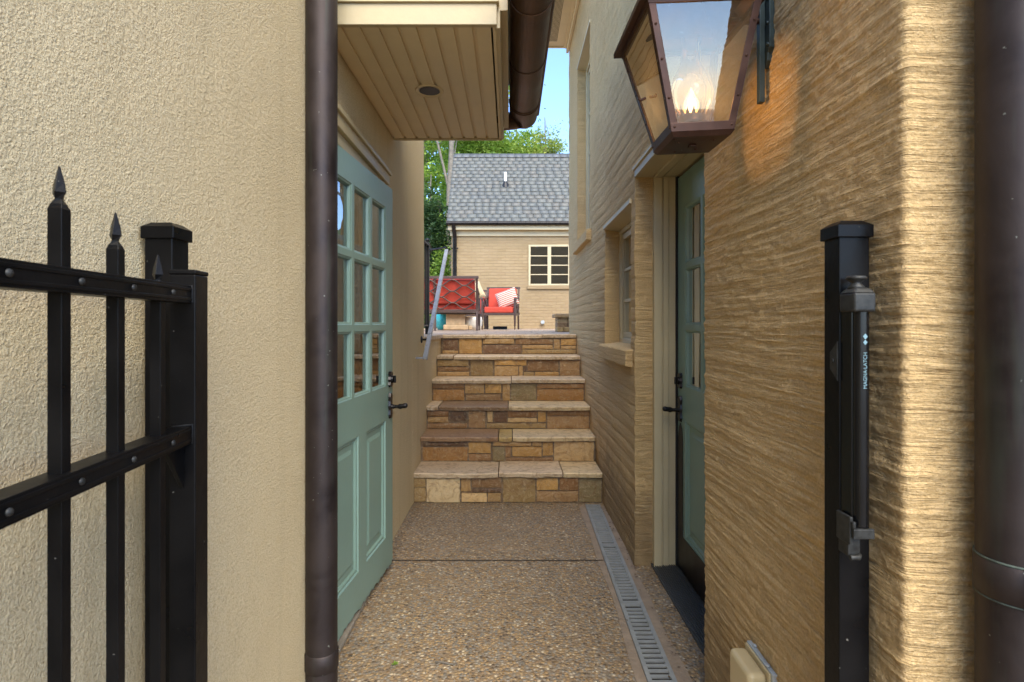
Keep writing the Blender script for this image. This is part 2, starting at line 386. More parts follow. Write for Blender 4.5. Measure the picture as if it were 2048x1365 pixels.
# emissive flame
mf, t, P, L = newmat('gas_flame'); P.inputs['Base Color'].default_value = (0,0,0,1); P.inputs['Emission Color'].default_value = (1,.40,.09,1); P.inputs['Emission Strength'].default_value = .9
M['flame'] = mf; mc = mf.copy(); mc.name = 'flame_core'; mc.node_tree.nodes['Principled BSDF'].inputs['Emission Color'].default_value = (1,.66,.3,1); mc.node_tree.nodes['Principled BSDF'].inputs['Emission Strength'].default_value = 5; M['core'] = mc
lwn = N(t, 'ShaderNodeLayerWeight'); lwn.inputs[0].default_value = .35; tpn = N(t, 'ShaderNodeBsdfTransparent'); mxn = N(t, 'ShaderNodeMixShader'); L.new(ramp(t, L, lwn.outputs['Facing'], [(.0, .15), (1, .95)]), mxn.inputs[0]); L.new(P.outputs[0], mxn.inputs[1]); L.new(tpn.outputs[0], mxn.inputs[2]); L.new(mxn.outputs[0], t.nodes['Material Output'].inputs[0])

# ================================================================== SETTING
XL, XR = -.69, .66
LZ = 1.172; NS = 6; YS = 3.89; TR = .303; R1 = .22; RR = (LZ-R1)/5
g = MB(); g.face([(-90,-90,0),(90,-90,0),(90,140,0),(-90,140,0)]); go = g.build('ground', M['agg']); tag(go, None, None, kind='structure')
j = MB(); j.face([(XL+.005,2.952,.004),(.505,2.952,.004),(.505,2.963,.004),(XL+.005,2.963,.004)])
tag(j.build('paving_joint', M['joint']), None, None, kind='structure')
def dx(Y): return .487+.021*(Y-1.95)           # left edge of the drain channel
cs = MB()
def wob(a, k): return a+.006*math.sin(k*3.1)+.005*math.sin(k*7.7+1)
ys = [0+.05*i for i in range(79)]
ys = [y for y in ys if y < 3.86]
for y0, y1 in zip(ys[:-1], ys[1:]):
    cs.face([(wob(dx(y0)-.035, y0), y0, .004), (dx(y0)-.001, y0, .004), (dx(y1)-.001, y1, .004), (wob(dx(y1)-.035, y1), y1, .004)])
    cs.face([(dx(y0)+.106, y0, .004), (min(wob(dx(y0)+.15, y0*1.3), .658), y0, .004), (min(wob(dx(y1)+.15, y1*1.3), .658), y1, .004), (dx(y1)+.106, y1, .004)])
tag(cs.build('cement_edging', M['mortar']), None, None, kind='structure')
# raised patio
pt = MB(); pt.box(-9, 9, 5.475, 15.5, .02, LZ-.03); pt.box(-9, XL-.02, 4.5, 5.43, .02, LZ-.03)
tag(pt.build('patio_base', M['mortar']), None, None, kind='structure')
pf = MB()
random.seed(3)
yy = 5.47
while yy < 14.2:
    dh = random.uniform(.45, .8); xx = -9
    while xx < 9:
        dw = random.uniform(.4, 1.0)
        q = random.uniform(.8, 1.15)
        pf.box(xx+.006, min(xx+dw, 9)-.006, yy+.006, yy+dh-.006, LZ-.03, LZ+random.uniform(-.003, .002), (.50*q, .37*q, .26*q))
        xx += dw
    yy += dh
tag(pf.build('patio', M['stone']), None, None, kind='structure')
# hillside behind the far house
def hz(x, y): return 1.0+max(0, y-15.2)*.22+.4*math.sin(x*.5)*min(1, max(0, (y-16)/6))
hx = np.linspace(-60, 60, 61); hy = np.linspace(15.4, 110, 60)
V = [(x, y, hz(x, y)) for y in hy for x in hx]
Fh = [(r*61+c, r*61+c+1, (r+1)*61+c+1, (r+1)*61+c) for r in range(59) for c in range(60)]
npmesh('hill', V, Fh, M['fgrass'], smooth=True, kind='structure')

# ================================================================== STONE STEPS
st = thing('stone_steps', 'flight of six steps with multicoloured ledge stone risers and pale flagstone treads', 'steps', (0, YS, 0))
T = {'tan':(.36,.255,.125),'gold':(.40,.265,.10),'brown':(.22,.135,.065),'rust':(.20,.11,.045),'dark':(.09,.055,.035),'grey':(.20,.175,.105),
     'olive':(.27,.205,.10),'white':(.62,.55,.40),'cream':(.50,.39,.23),'pink':(.27,.185,.10),'maroon':(.12,.07,.04),'orange':(.30,.17,.055)}
RIS = [
 (90,1465,1060,1255,[(90,180,1065,1135,'olive'),(95,180,1140,1245,'olive'),(185,428,1070,1248,'white'),(435,508,1070,1165,'tan'),(515,728,1065,1140,'brown'),(515,728,1148,1175,'dark'),(440,625,1182,1245,'cream'),(632,728,1180,1243,'tan'),(740,978,1062,1250,'olive'),(985,1142,1070,1158,'gold'),(1155,1290,1070,1160,'rust'),(985,1290,1168,1245,'pink'),(1295,1458,1070,1250,'grey')]),
 (140,1418,800,935,[(155,485,806,832,'dark'),(155,485,840,930,'orange'),(490,655,808,878,'gold'),(492,655,885,930,'brown'),(668,950,806,832,'tan'),(665,755,840,932,'grey'),(760,800,840,905,'brown'),(810,1025,838,900,'gold'),(955,1025,806,832,'tan'),(1030,1108,810,895,'gold'),(760,1108,908,932,'brown'),(1115,1405,805,930,'cream')]),
 (183,1368,582,715,[(190,345,588,625,'rust'),(192,342,630,668,'tan'),(355,475,592,655,'dark'),(190,480,674,708,'brown'),(488,612,590,705,'pink'),(625,665,590,665,'cream'),(672,768,592,665,'maroon'),(772,985,590,630,'rust'),(772,985,636,666,'cream'),(990,1048,590,664,'gold'),(620,1048,674,708,'olive'),(1058,1362,588,620,'brown'),(1058,1362,626,710,'pink')]),
 (218,1333,388,510,[(225,455,392,425,'brown'),(230,455,432,506,'orange'),(460,600,394,458,'tan'),(606,725,394,455,'gold'),(465,722,464,506,'pink'),(732,788,392,506,'tan'),(795,980,393,506,'grey'),(985,1325,392,424,'brown'),(985,1325,430,507,'orange')]),
 (250,1295,212,335,[(258,485,217,262,'olive'),(258,485,268,298,'brown'),(258,490,304,332,'tan'),(498,662,220,332,'olive'),(670,905,220,256,'gold'),(670,845,262,332,'tan'),(850,878,262,332,'tan'),(882,905,262,300,'dark'),(882,958,306,332,'olive'),(912,1135,220,298,'brown'),(965,1138,304,332,'gold'),(1145,1288,220,332,'pink')]),
 (285,1262,60,165,[(300,412,66,138,'maroon'),(300,412,143,162,'tan'),(420,583,65,162,'gold'),(590,815,65,98,'tan'),(590,865,105,162,'maroon'),(822,1092,65,100,'brown'),(872,1092,106,130,'tan'),(872,1258,136,162,'olive'),(1100,1142,65,130,'tan'),(1150,1258,65,106,'gold'),(1150,1258,111,131,'tan')]),
]
random.seed(11)
SX0, SX1 = XL+.002, XR-.002
tops = [R1+RR*i for i in range(NS)]; th = .034
for i in range(NS):
    z0 = 0.0 if i == 0 else tops[i-1]; z1 = tops[i]-th; yf = YS+TR*i+.028
    m = MB(); m.box(SX0, SX1, yf+.010, yf+.34, max(z0-.03, .001), z1, (.15,.10,.055))
    a0, a1, b0, b1, L_ = RIS[i]
    for (u0, u1, v0, v1, cn) in L_:
        x0 = SX0+(u0-a0)/(a1-a0)*(SX1-SX0)+.002; x1 = SX0+(u1-a0)/(a1-a0)*(SX1-SX0)-.002
        za = z1-(v0-b0)/(b1-b0)*(z1-z0); zb = z1-(v1-b0)/(b1-b0)*(z1-z0)
        q = random.uniform(.85, 1.15); c = tuple(k*q*w3 for k, w3 in zip(T[cn], (1.12,.93,.68))); dpt = random.uniform(0, .008)
        jt = lambda: random.uniform(-.0025, .0025)
        # a stone face as a slightly pillowed, uneven block
        nx = max(2, int((x1-x0)/.03)); nz_ = max(2, int((za-zb)/.03))
        P_ = {}
        for a in range(nx+1):
            for b in range(nz_+1):
                e = (a in (0, nx)) or (b in (0, nz_))
                P_[a, b] = len(m.v); 
                m.v.append((x0+(x1-x0)*a/nx+(jt() if e else 0), yf-dpt+(.004 if e else random.uniform(-.0045, .003)), zb+(za-zb)*b/nz_+(jt() if e else 0)))
        for a in range(nx):
            for b in range(nz_):
                m.f.append((P_[a,b], P_[a+1,b], P_[a+1,b+1], P_[a,b+1])); m.c.append(c); m.smooth.append(True)
        ring = [(a, 0) for a in range(nx+1)]+[(nx, b) for b in range(1, nz_+1)]+[(a, nz_) for a in range(nx-1, -1, -1)]+[(0, b) for b in range(nz_-1, 0, -1)]
        for k in range(len(ring)):
            p, q2 = m.v[P_[ring[k]]], m.v[P_[ring[(k+1)%len(ring)]]]
            m.face([p, (p[0], yf+.012, p[2]), (q2[0], yf+.012, q2[2]), q2], c)
    m.build('riser', M['stone'], st)
TS = [[(0,.45,'tread',1.0),(.45,.79,'tread',1.05),(.79,1,'gold2',1.05)],
      [(0,.445,'rustred',1),(.445,.525,'goldx',1),(.525,1,'gold2',1.02)],
      [(0,.075,'tread',1),(.075,.50,'darktop',1),(.50,1,'gold2',1)],
      [(0,.52,'tread',1),(.52,1,'tread',.95)],[(0,.12,'tread',.9),(.12,1,'tread',1.05)],[(0,.33,'tread',1),(.33,.75,'tread',1.06),(.75,1,'tread',.98)]]
TC = {'tread':(.70,.53,.34),'gold2':(.72,.54,.30),'rustred':(.36,.21,.11),'goldx':(.55,.38,.14),'darktop':(.27,.17,.095)}
for i in range(NS):
    zt = tops[i]; y0 = YS+TR*i; m = MB()
    for (u0, u1, cn, q) in TS[i]:
        x0 = SX0+u0*(SX1-SX0)+.004; x1 = SX0+u1*(SX1-SX0)-.004; n = max(3, int((x1-x0)/.035))
        dy = random.uniform(-.004, .008); dz = random.uniform(-.003, .003); c = tuple(k*q for k in TC[cn])
        fr = []; wv = 0
        for k in range(n+1):
            wv = wv*.6+random.uniform(-.009, .009); e = .008 if k in (0, n) else 0
            fr.append((x0+(x1-x0)*k/n, y0+dy+wv+e))
        back = YS+TR*(i+1)+.04
        for k in range(n):
            (xa, ya), (xb, yb) = fr[k], fr[k+1]
            ta = zt+dz
            m.face([(xa,ya+.006,ta),(xb,yb+.006,ta),(xb,back,ta),(xa,back,ta)], c)
            m.face([(xa,ya,ta-.007),(xb,yb,ta-.007),(xb,yb+.006,ta),(xa,ya+.006,ta)], c)
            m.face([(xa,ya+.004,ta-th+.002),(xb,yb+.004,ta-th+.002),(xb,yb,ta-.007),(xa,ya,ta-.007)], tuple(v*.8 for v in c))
            m.face([(xa,back,ta-th+.002),(xb,back,ta-th+.002),(xb,yb+.004,ta-th+.002),(xa,ya+.004,ta-th+.002)], c)
        for k, xx in ((0, x0), (n, x1)):
            yq = fr[k][1]; m.face([(xx,yq,ta-th),(xx,yq,ta),(xx,back,ta),(xx,back,ta-th)], c)
    m.build('tread', M['stone'], st)

# ================================================================== WALLS WITH OPENINGS
def wall_grid(name, mat, parent, us, zs, holes, pos, disp, back):
    """us, zs: grid lines; pos(u,z,d)->xyz arrays; holes: (u0,u1,z0,z1); reveal goes back to pos(u,z,-back)"""
    U, Z = np.meshgrid(us, zs, indexing='ij'); D = disp(U, Z)
    Vv = np.stack(pos(U, Z, D), -1).reshape(-1, 3); nu, nz_ = len(us), len(zs)
    um = (us[:-1]+us[1:])/2; zm = (zs[:-1]+zs[1:])/2
    keep = np.ones((nu-1, nz_-1), bool)
    for (a, b, c, d_) in holes: keep &= ~((um[:,None] > a)&(um[:,None] < b)&(zm[None,:] > c)&(zm[None,:] < d_))
    I, J = np.nonzero(keep); idx = lambda i, j: i*nz_+j
    Fq = np.stack([idx(I,J), idx(I+1,J), idx(I+1,J+1), idx(I,J+1)], -1)
    # reveals
    Vb = np.stack(pos(U, Z, np.zeros_like(D)-back), -1).reshape(-1, 3); off = len(Vv); rf = []
    def snap(arr, v): return int(np.argmin(np.abs(arr-v)))
    for (a, b, c, d_) in holes:
        i0, i1, j0, j1 = snap(us, a), snap(us, b), snap(zs, c), snap(zs, d_)
        for jj in range(j0, j1):
            for ii in (i0, i1): rf.append((idx(ii,jj), idx(ii,jj+1), idx(ii,jj+1)+off, idx(ii,jj)+off))
        for ii in range(i0, i1):
            for jj in (j0, j1): rf.append((idx(ii,jj), idx(ii+1,jj), idx(ii+1,jj)+off, idx(ii,jj)+off))
    Va = np.vstack([Vv, Vb])
    o = npmesh(name, Va, np.vstack([Fq, np.array(rf, int)]), mat, parent, smooth=True)
    import bmesh
    bm = bmesh.new(); bm.from_mesh(o.data)
    bmesh.ops.delete(bm, geom=[v for v in bm.verts if not v.link_faces], context='VERTS')
    bm.edges.ensure_lookup_table()
    for e in bm.edges:
        if len(e.link_faces) == 2 and e.calc_face_angle(0) > R(60): e.smooth = False
    bm.to_mesh(o.data); bm.free()
    return o
def lines(*segs):
    out = []
    for (a, b, st_) in segs:
        n = max(1, int(round((b-a)/st_))); out += list(np.linspace(a, b, n+1)[:-1])
    return np.array(out+[segs[-1][1]])

# ---- left house
lh = thing('stucco_house', 'sand-coloured stucco house on the left with green glazed door and low eave', 'house', (XL, 2.4, 0))
lu = lines((-1.5,.5,.25),(.5,2.0,.01),(2.0,2.98,.014),(2.98,4.41,.02)); lz = lines((-.05,.04,.09),(.04,2.045,.0125),(2.045,2.9,.02),(2.9,2.95,.05))
wall_grid('wall', M['stuccoL'], lh, lu, lz, [(1.95,2.98,-.1,2.045)],
    lambda u, z, d_: (XL+d_, u, z), lambda u, z: .004*vnoise(u*2.2, z*2.2, 1)+.0016*vnoise(u*11, z*11, 2), .13)
MB().box(XL-6, XL-.004, 4.38, 4.41, -.05, 2.95).build('end_wall', M['stuccoL'], lh)
MB().box(XL-6, XL, -1.5, -1.49, -.05, 2.95).build('end_wall', M['stuccoL'], lh)
# cheek wall beside the steps, slightly proud, with rain-stained top
m = MB(); m.prism([(XL-.02,3.832),(XL-.004,3.832),(XL+.0035,3.9),(XL+.0035,5.46),(XL-.02,5.46)], lambda p: Vector((p[0],p[1],0)), lambda p: Vector((p[0],p[1],1.04))); m.box(XL-.02, XL+.006, 4.42, 5.46, 1.04, LZ-.035)
cw = m.build('stair_cheek_wall', M['stuccoL'], None, .001); tag(cw, 'low stucco cheek wall along the left side of the stone steps', 'wall')
m = MB(); m.box(XL-.22, XL+.03, 4.44, 5.46, LZ-.033, LZ+.003, (.55,.42,.29)); cp = m.build('coping', M['stone'], cw, .004)
# room behind door
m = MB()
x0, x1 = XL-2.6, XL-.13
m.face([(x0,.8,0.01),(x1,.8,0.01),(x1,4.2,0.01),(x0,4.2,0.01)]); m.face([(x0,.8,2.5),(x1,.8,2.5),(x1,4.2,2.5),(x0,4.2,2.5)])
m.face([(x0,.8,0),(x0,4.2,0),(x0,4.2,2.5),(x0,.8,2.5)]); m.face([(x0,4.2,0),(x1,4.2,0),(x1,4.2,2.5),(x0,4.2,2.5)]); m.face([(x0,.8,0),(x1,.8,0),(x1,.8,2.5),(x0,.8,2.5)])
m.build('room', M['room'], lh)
# door frame and head trim
m = MB()
m.box(XL-.11, XL+.022, 1.93, 3.055, 2.045, 2.098); m.box(XL-.002, XL+.034, 1.925, 3.065, 2.098, 2.118)
m.box(XL-.11, XL+.004, 1.962, 2.955, 1.992, 2.045); m.box(XL-.11, XL+.012, 2.955, 2.985, 0, 2.043); m.box(XL-.11, XL+.012, 1.935, 1.962, 0, 2.043)
m.build('door_frame', M['cream'], lh, .003)
m = MB(); m.box(XL-.1, XL+.035, 1.97, 2.95, .004, .022); m.build('threshold', M['wood'], lh, .003)

def make_door(parent, org, du, nrm, W, z0, z1, hz_knob, hz_bolt, kick=False, knob_u=None, both=True):
    """org: world xy of u=0; du: direction of u; nrm: outward normal"""
    du = Vector(du).normalized(); nrm = Vector(nrm).normalized(); org = Vector((org[0], org[1], 0))
    def P3(u, z, w_): 
        p = org+du*u+nrm*w_; return (p.x, p.y, z)
    s_ = .118; zg0, zg1 = .962, 1.858; zp0, zp1 = .205, .79; mt = .028
    gw = (W-2*s_-2*mt)/3; gh = (zg1-zg0-2*mt)/3
    holes = []
    for a in range(3):
        for b in range(3):
            u = s_+a*(gw+mt); z = zg0+b*(gh+mt); holes.append((u, u+gw, z, z+gh, 'g'))
    pw = (W-2*s_-.10)/2
    for a in range(2):
        u = s_+a*(pw+.10); holes.append((u, u+pw, zp0, zp1, 'p'))
    us = sorted({0, W}|{h[0] for h in holes}|{h[1] for h in holes}); zs = sorted({z0, z1}|{h[2] for h in holes}|{h[3] for h in holes})
    m = MB(); th_ = .042
    for i in range(len(us)-1):
        for j_ in range(len(zs)-1):
            uc = (us[i]+us[i+1])/2; zc = (zs[j_]+zs[j_+1])/2
            inh = any(h[0] < uc < h[1] and h[2] < zc < h[3] for h in holes)
            if not inh:
                for w_ in (0, -th_): m.face([P3(us[i],zs[j_],w_),P3(us[i+1],zs[j_],w_),P3(us[i+1],zs[j_+1],w_),P3(us[i],zs[j_+1],w_)])
    for (a, b) in (((0,z0),(W,z0)),((W,z0),(W,z1)),((W,z1),(0,z1)),((0,z1),(0,z0))):
        m.face([P3(*a,0),P3(*b,0),P3(*b,-th_),P3(*a,-th_)])
    def ring(h, a, wa, b, wb):
        A = [(h[0]+a,h[2]+a),(h[1]-a,h[2]+a),(h[1]-a,h[3]-a),(h[0]+a,h[3]-a)]; B = [(h[0]+b,h[2]+b),(h[1]-b,h[2]+b),(h[1]-b,h[3]-b),(h[0]+b,h[3]-b)]
        for k in range(4): m.face([P3(*A[k],wa),P3(*A[(k+1)%4],wa),P3(*B[(k+1)%4],wb),P3(*B[k],wb)])
    gl = MB()
    for h in holes:
        if h[4] == 'g':
            ring(h,0,0,.003,-.003); ring(h,.003,-.003,.009,-.005); ring(h,.009,-.005,.012,-.016); ring(h,.012,-.016,.012,-.03); ring(h,.012,-.03,0,-th_)
            q = .011; gl.face([P3(h[0]+q,h[2]+q,-.018),P3(h[1]-q,h[2]+q,-.018),P3(h[1]-q,h[3]-q,-.018),P3(h[0]+q,h[3]-q,-.018)])
        else:
            ring(h,0,0,.004,-.007); ring(h,.004,-.007,.014,-.007); ring(h,.014,-.007,.022,-.015); ring(h,.022,-.015,.045,-.015); ring(h,.045,-.015,.062,-.009)
            q = .062; m.face([P3(h[0]+q,h[2]+q,-.009),P3(h[1]-q,h[2]+q,-.009),P3(h[1]-q,h[3]-q,-.009),P3(h[0]+q,h[3]-q,-.009)])
            m.face([P3(h[0],h[2],-th_),P3(h[1],h[2],-th_),P3(h[1],h[3],-th_),P3(h[0],h[3],-th_)])
    dr = m.build('door', M['green'], parent)
    gl.build('glass', M['glassL'], dr)
    # handle: shield-shaped back plate, neck, lever knob
    ku = W-.052; 
    def plate(zc, hh, ww, t_):
        m = MB(); pts = [(-ww*.55,-hh),(ww*.55,-hh),(ww,-hh*.72),(ww*.8,-hh*.35),(ww,0),(ww*.8,hh*.35),(ww,hh*.72),(ww*.55,hh),(-ww*.55,hh),(-ww,hh*.72),(-ww*.8,hh*.35),(-ww,0),(-ww*.8,-hh*.35),(-ww,-hh*.72)]
        m.prism(pts, lambda p: Vector(P3(ku+p[0], zc+p[1], .0005)), lambda p: Vector(P3(ku+p[0]*.86, zc+p[1]*.94, t_))); return m
    m = plate(hz_knob, .066, .024, .011)
    p = lambda w_, dz=0, du_=0: P3(ku+du_, hz_knob+dz, w_)
    m.tube([p(.01,-.006),p(.03,-.006),p(.045,-.006)], [.013,.009,.009], 12)
    m.tube([p(.045,-.006),p(.055,-.005),p(.068,-.003),p(.080,-.001),p(.089,0),p(.094,0)], [.010,.014,.0115,.0135,.012,.005], 14)
    m.build('door_handle', M['bronze'], dr)
    m = plate(hz_bolt, .04, .026, .012); m.tube([P3(ku,hz_bolt,.011),P3(ku,hz_bolt,.022)], [.02,.018], 16); m.tube([P3(ku,hz_bolt-.018,.028),P3(ku,hz_bolt+.018,.028)], .006, 8)
    m.build('deadbolt', M['bronze'], dr)
    return dr, P3
ang = math.atan(.081)
ld, P3L = make_door(lh, (XL+.006, 1.972), (math.sin(ang), math.cos(ang), 0), (math.cos(ang), -math.sin(ang), 0), .895, .05, 1.972, .858, .992)
# worn, ragged weather strip under the left door
m = MB(); random.seed(5); up = []; n = 40
for k in range(n+1): up.append((.895*k/n, .05-(.014+random.uniform(-.008, .006))*(1 if k > 2 else .3)))
for k in range(n): m.face([P3L(up[k][0], up[k][1], -.004), P3L(up[k+1][0], up[k+1][1], -.004), P3L(up[k+1][0], .0495, -.004), P3L(up[k][0], .0495, -.004)])
for k in range(n): m.face([P3L(up[k][0], up[k][1], -.010), P3L(up[k+1][0], up[k+1][1], -.010), P3L(up[k+1][0], .0495, -.010), P3L(up[k][0], .0495, -.010)])
m.build('weather_strip', M['green'], ld)
# pleated curtain inside the left door, drawn to the hinge side
m = MB(); n = 60
cv = [(XL-.16+.012*math.sin(k*1.25), 2.42+.36*k/n) for k in range(n+1)]
for k in range(n): m.face([(cv[k][0],cv[k][1],.15),(cv[k+1][0],cv[k+1][1],.15),(cv[k+1][0],cv[k+1][1],1.95),(cv[k][0],cv[k][1],1.95)], sm=True)
m.build('curtain', M['curtain'], lh)

# eave above the left door
EX = -.052; EY0, EY1, EZ = 2.0, 3.235, 2.365
m = MB(); nb = 9; bw = (EX-.012-(XL+.005))/nb
for k in range(nb):
    a = XL+.005+k*bw; m.box(a+.007, a+bw-.007, EY0+.02, EY1-.002, EZ, EZ+.02); m.box(a-.009, a+.009, EY0+.02, EY1-.002, EZ+.010, EZ+.022)
m.box(EX-.012, EX, EY0+.02, EY1-.002, EZ-.001, EZ+.02)
eave = m.build('eave_soffit', M['soffit'], lh, .0015)
m = MB()
m.box(XL+.003, EX+.004, EY0-.002, EY0+.02, EZ-.004, EZ+.074); m.box(XL+.003, EX+.012, EY0-.012, EY0+.02, EZ+.074, EZ+.092); m.box(XL+.003, EX+.006, EY0-.006, EY0+.02, EZ+.092, EZ+.40)
m.box(EX, EX+.016, EY0+.02, EY1, EZ-.006, EZ+.06); m.box(EX, EX+.044, EY0+.02, EY1, EZ+.06, EZ+.3)
m.box(XL+.003, EX+.006, EY1, EY1+.02, EZ-.006, EZ+.35)
m.build('fascia', M['cream'], eave, .002)
m = MB(); c_ = at(859,182,2.573); cz = EZ-.001
m.lathe((c_.x, c_.y, cz), [(.048,0),(.060,-.002),(.066,-.006),(.067,.003)], 40)
m.build('recessed_light', M['soffit'], eave)
m = MB(); m.lathe((c_.x, c_.y, cz), [(.049,-.001),(.046,.006),(.040,.05),(.0,.05)], 32); m.build('recessed_light_baffle', M['bronze'], eave)
# boards are left uncut: a dark disc stands in for the shade inside the recess
m = MB(); m.lathe((c_.x, c_.y, cz-.0015), [(.047,0),(.0,0)], 32); m.build('dark_recess_disc', M['kick'], eave)
# roof slab over the eave
m = MB(); m.prism([(EX+.09, EZ+.20),(XL-.05, 2.72),(XL-3.2, 3.15),(XL-3.2,3.2),(XL-.05,2.80),(EX+.09, EZ+.25)], lambda p: Vector((p[0], EY0-.0, p[1]+.12)), lambda p: Vector((p[0], EY1+.03, p[1]+.12))); m.build('roof', M['roofslab'], lh)
# half-round gutter
m = MB(); gx, gz, gr = .080, 2.528, .083; y0, y1 = 1.2, 3.30
def halfring(Y, r, c=(gx, gz)): return [(c[0]-r*math.cos(math.pi*k/20), Y, c[1]-r*math.sin(math.pi*k/20)) for k in range(21)]
A, B = halfring(y0, gr), halfring(y1, gr)
for k in range(20): m.face([A[k],A[k+1],B[k+1],B[k]], sm=True)
A2, B2 = halfring(y0, gr-.004), halfring(y1, gr-.004)
for k in range(20): m.face([A2[k],A2[k+1],B2[k+1],B2[k]], sm=True)
# rounded end cap
prev = halfring(y1, gr)
for s in range(1, 7):
    a = s/6*math.pi/2; cur = [(gx-(gr*math.cos(a))*math.cos(math.pi*k/20), y1+.03*math.sin(a), gz-(gr*math.cos(a))*math.sin(math.pi*k/20)) for k in range(21)]
    for k in range(20): m.face([prev[k],prev[k+1],cur[k+1],cur[k]], sm=True)
    prev = cur
m.tube([(gx+gr+.002, y0, gz+.004),(gx+gr+.002, y1, gz+.004)], .010, 10)
for ys_ in (1.62, 2.09, 2.58, 3.06, 3.085):
    pts = [(gx-(gr+.0015)*math.cos(math.pi*k/24), ys_, gz-(gr+.0015)*math.sin(math.pi*k/24)) for k in range(25)]; m.tube(pts, .0028, 6, cap=True)
m.tube([(gx-gr*.3, 3.24, gz-.05),(gx-gr*.8, 3.265, gz-.048),(-.10, 3.285, gz-.052),(-.20,3.30,gz-.06)], .05, 20)
m.build('gutter', M['gutter'], lh)
# left downspout
m = MB(); px_, py_ = -.641, 1.872
m.tube([(px_,py_,.0),(px_,py_,3.0)], .052, 40); m.tube([(px_,py_,.105),(px_,py_,.108),(px_,py_,.163),(px_,py_,.166)], [.052,.0555,.0555,.052], 40)
m.tube([(px_+.012,py_-.001,0),(px_+.012,py_-.001,0.001)], .05, 8)
dsL = m.build('downspout', M['copper'], lh)

# ---- right house
rh = thing('brushed_stucco_house', 'tan house on the right with rough brushed stucco over brick and a recessed green door', 'house', (XR, 3, 0))
YC = .919; YE = 6.15
ru = lines((-1.2,-.30,.06),(-.30,.95,.0040),(.95,2.9-YC,.009),(2.9-YC,3.0-YC,.01),(3.0-YC,3.82-YC,.014),(3.82-YC,4.54-YC,.016),(4.54-YC,5.38-YC,.03),(5.38-YC,YE-YC,.02))
ru = np.sort(np.append(ru, 1.86-YC)); 
rz = lines((-.06,.04,.1),(.04,.6,.0045),(.6,1.13,.0032),(1.13,1.94,.0032),(1.94,2.05,.0034),(2.05,2.08,.004),(2.08,2.5,.005),(2.5,3.77,.02),(3.77,4.42,.03))
rc = .011
def posR(u, z, d_):
    # u<0: front face (X grows), u>0: side face (Y grows); rounded arris
    x = np.where(u < 0, XR-u, XR+0*u); y = np.where(u < 0, YC+0*u, YC+u)
    a = np.clip((u+rc)/(2*rc), 0, 1)*(math.pi/2); inr = np.abs(u) < rc
    x = np.where(inr, XR+rc-rc*np.sin(a), x); y = np.where(inr, YC+rc-rc*np.cos(a), y)
    nx = np.where(u <= -rc, 0, np.where(u >= rc, -1, -np.sin(a))); ny = np.where(u <= -rc, -1, np.where(u >= rc, 0, -np.cos(a)))
    return x+nx*d_, y+ny*d_, z+0*u
def dispR(u, z):
    zz = z+.006*vnoise(u*3, z*4, 9)
    course = np.abs(np.sin(np.pi*zz/.076))**.35
    far = np.clip((u-1.7)/.4, 0, 1)
    zw = z+.02*vnoise(u*2.3, z*3, 11)
    rid = lambda a, b, sd: (1-2*np.abs(vnoise(u*a+7, zw*b+3, sd)))**3
    near = 1-.6*far
    return near*(.0029*rid(2.6, 66, 12)+.0019*rid(6, 110, 13)+.0018*vnoise(u*95, z*105, 8)+.0022*vnoise(u*45, z*55, 6))+.007*vnoise(u*5, z*8, 3)+(.0026+.0028*far)*(course-.9)*(1+vnoise(u*2, z*3, 5))
HO = [(1.86-YC,2.9-YC,-.1,2.08),(3.0-YC,3.82-YC,1.13,1.94),(4.54-YC,5.38-YC,2.05,3.77)]
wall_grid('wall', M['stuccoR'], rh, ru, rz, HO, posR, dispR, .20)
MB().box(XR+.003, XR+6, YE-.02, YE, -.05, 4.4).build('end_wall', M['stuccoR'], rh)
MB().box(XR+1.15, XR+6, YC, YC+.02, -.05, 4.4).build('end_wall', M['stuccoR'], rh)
# window sills
for (a, b, z) in ((2.955,3.86,1.13),(4.48,5.44,2.05)):
    m = MB(); m.prism([(XR-.042, z-.085),(XR-.040, z-.004),(XR-.034, z+.003),(XR+.10, z+.022),(XR+.10, z-.10)], lambda p: Vector((p[0], a, p[1])), lambda p: Vector((p[0], b, p[1])))
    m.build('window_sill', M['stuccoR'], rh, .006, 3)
# door surround
m = MB(); fx0, fx1 = .752, .866
for (a, b) in ((2.866, 2.902), (1.858, 1.892)):
    m.box(fx0, fx1+.05, a, b, 0, 2.046)
m.box(fx0-.004, fx0+.036, 2.852, 2.866, 0, 2.046); m.box(fx0+.045, fx0+.072, 2.858, 2.866, 0, 2.046)
m.box(XR-.004, fx1+.05, 1.86, 2.9, 2.046, 2.084); m.box(fx0-.004, fx0+.036, 1.892, 2.852, 2.032, 2.046)
m.box(XR-.014, XR+.03, 1.85, 2.91, 2.083, 2.097); m.box(fx0+.045, fx1, 1.892, 2.858, 2.038, 2.046)
m.build('door_frame', M['cream'], rh, .002)
m = MB(); m.box(fx0-.01, fx1+.04, 1.862, 2.898, 0.004, .014)
k = fx0
while k < fx1-.004:
    m.box(k, k+.005, 1.87, 2.89, .014, .021); k += .011
m.build('threshold', M['rubber'], rh)
rd, P3R = make_door(rh, (fx1+.006, 1.902), (0,1,0), (-1,0,0), .955, .022, 2.028, .842, .985)
m = MB()
q = lambda u, z, w_: Vector(P3R(u, z, w_))
def plate_(m, u0, u1, z0, z1, w0=.0008, w1=.003):
    m.prism([(u0,z0),(u1,z0),(u1,z1),(u0,z1)], lambda p: q(p[0],p[1],w0), lambda p: q(p[0],p[1],w1))
plate_(m, .012, .943, .026, .200); 
m.prism([(.868,.2002),(.943,.2002),(.943,.69),(.93,.745),(.905,.77),(.88,.745),(.868,.69)], lambda p: q(p[0],p[1],.0008), lambda p: q(p[0],p[1],.003))
m.build('kick_plate', M['kick'], rd)
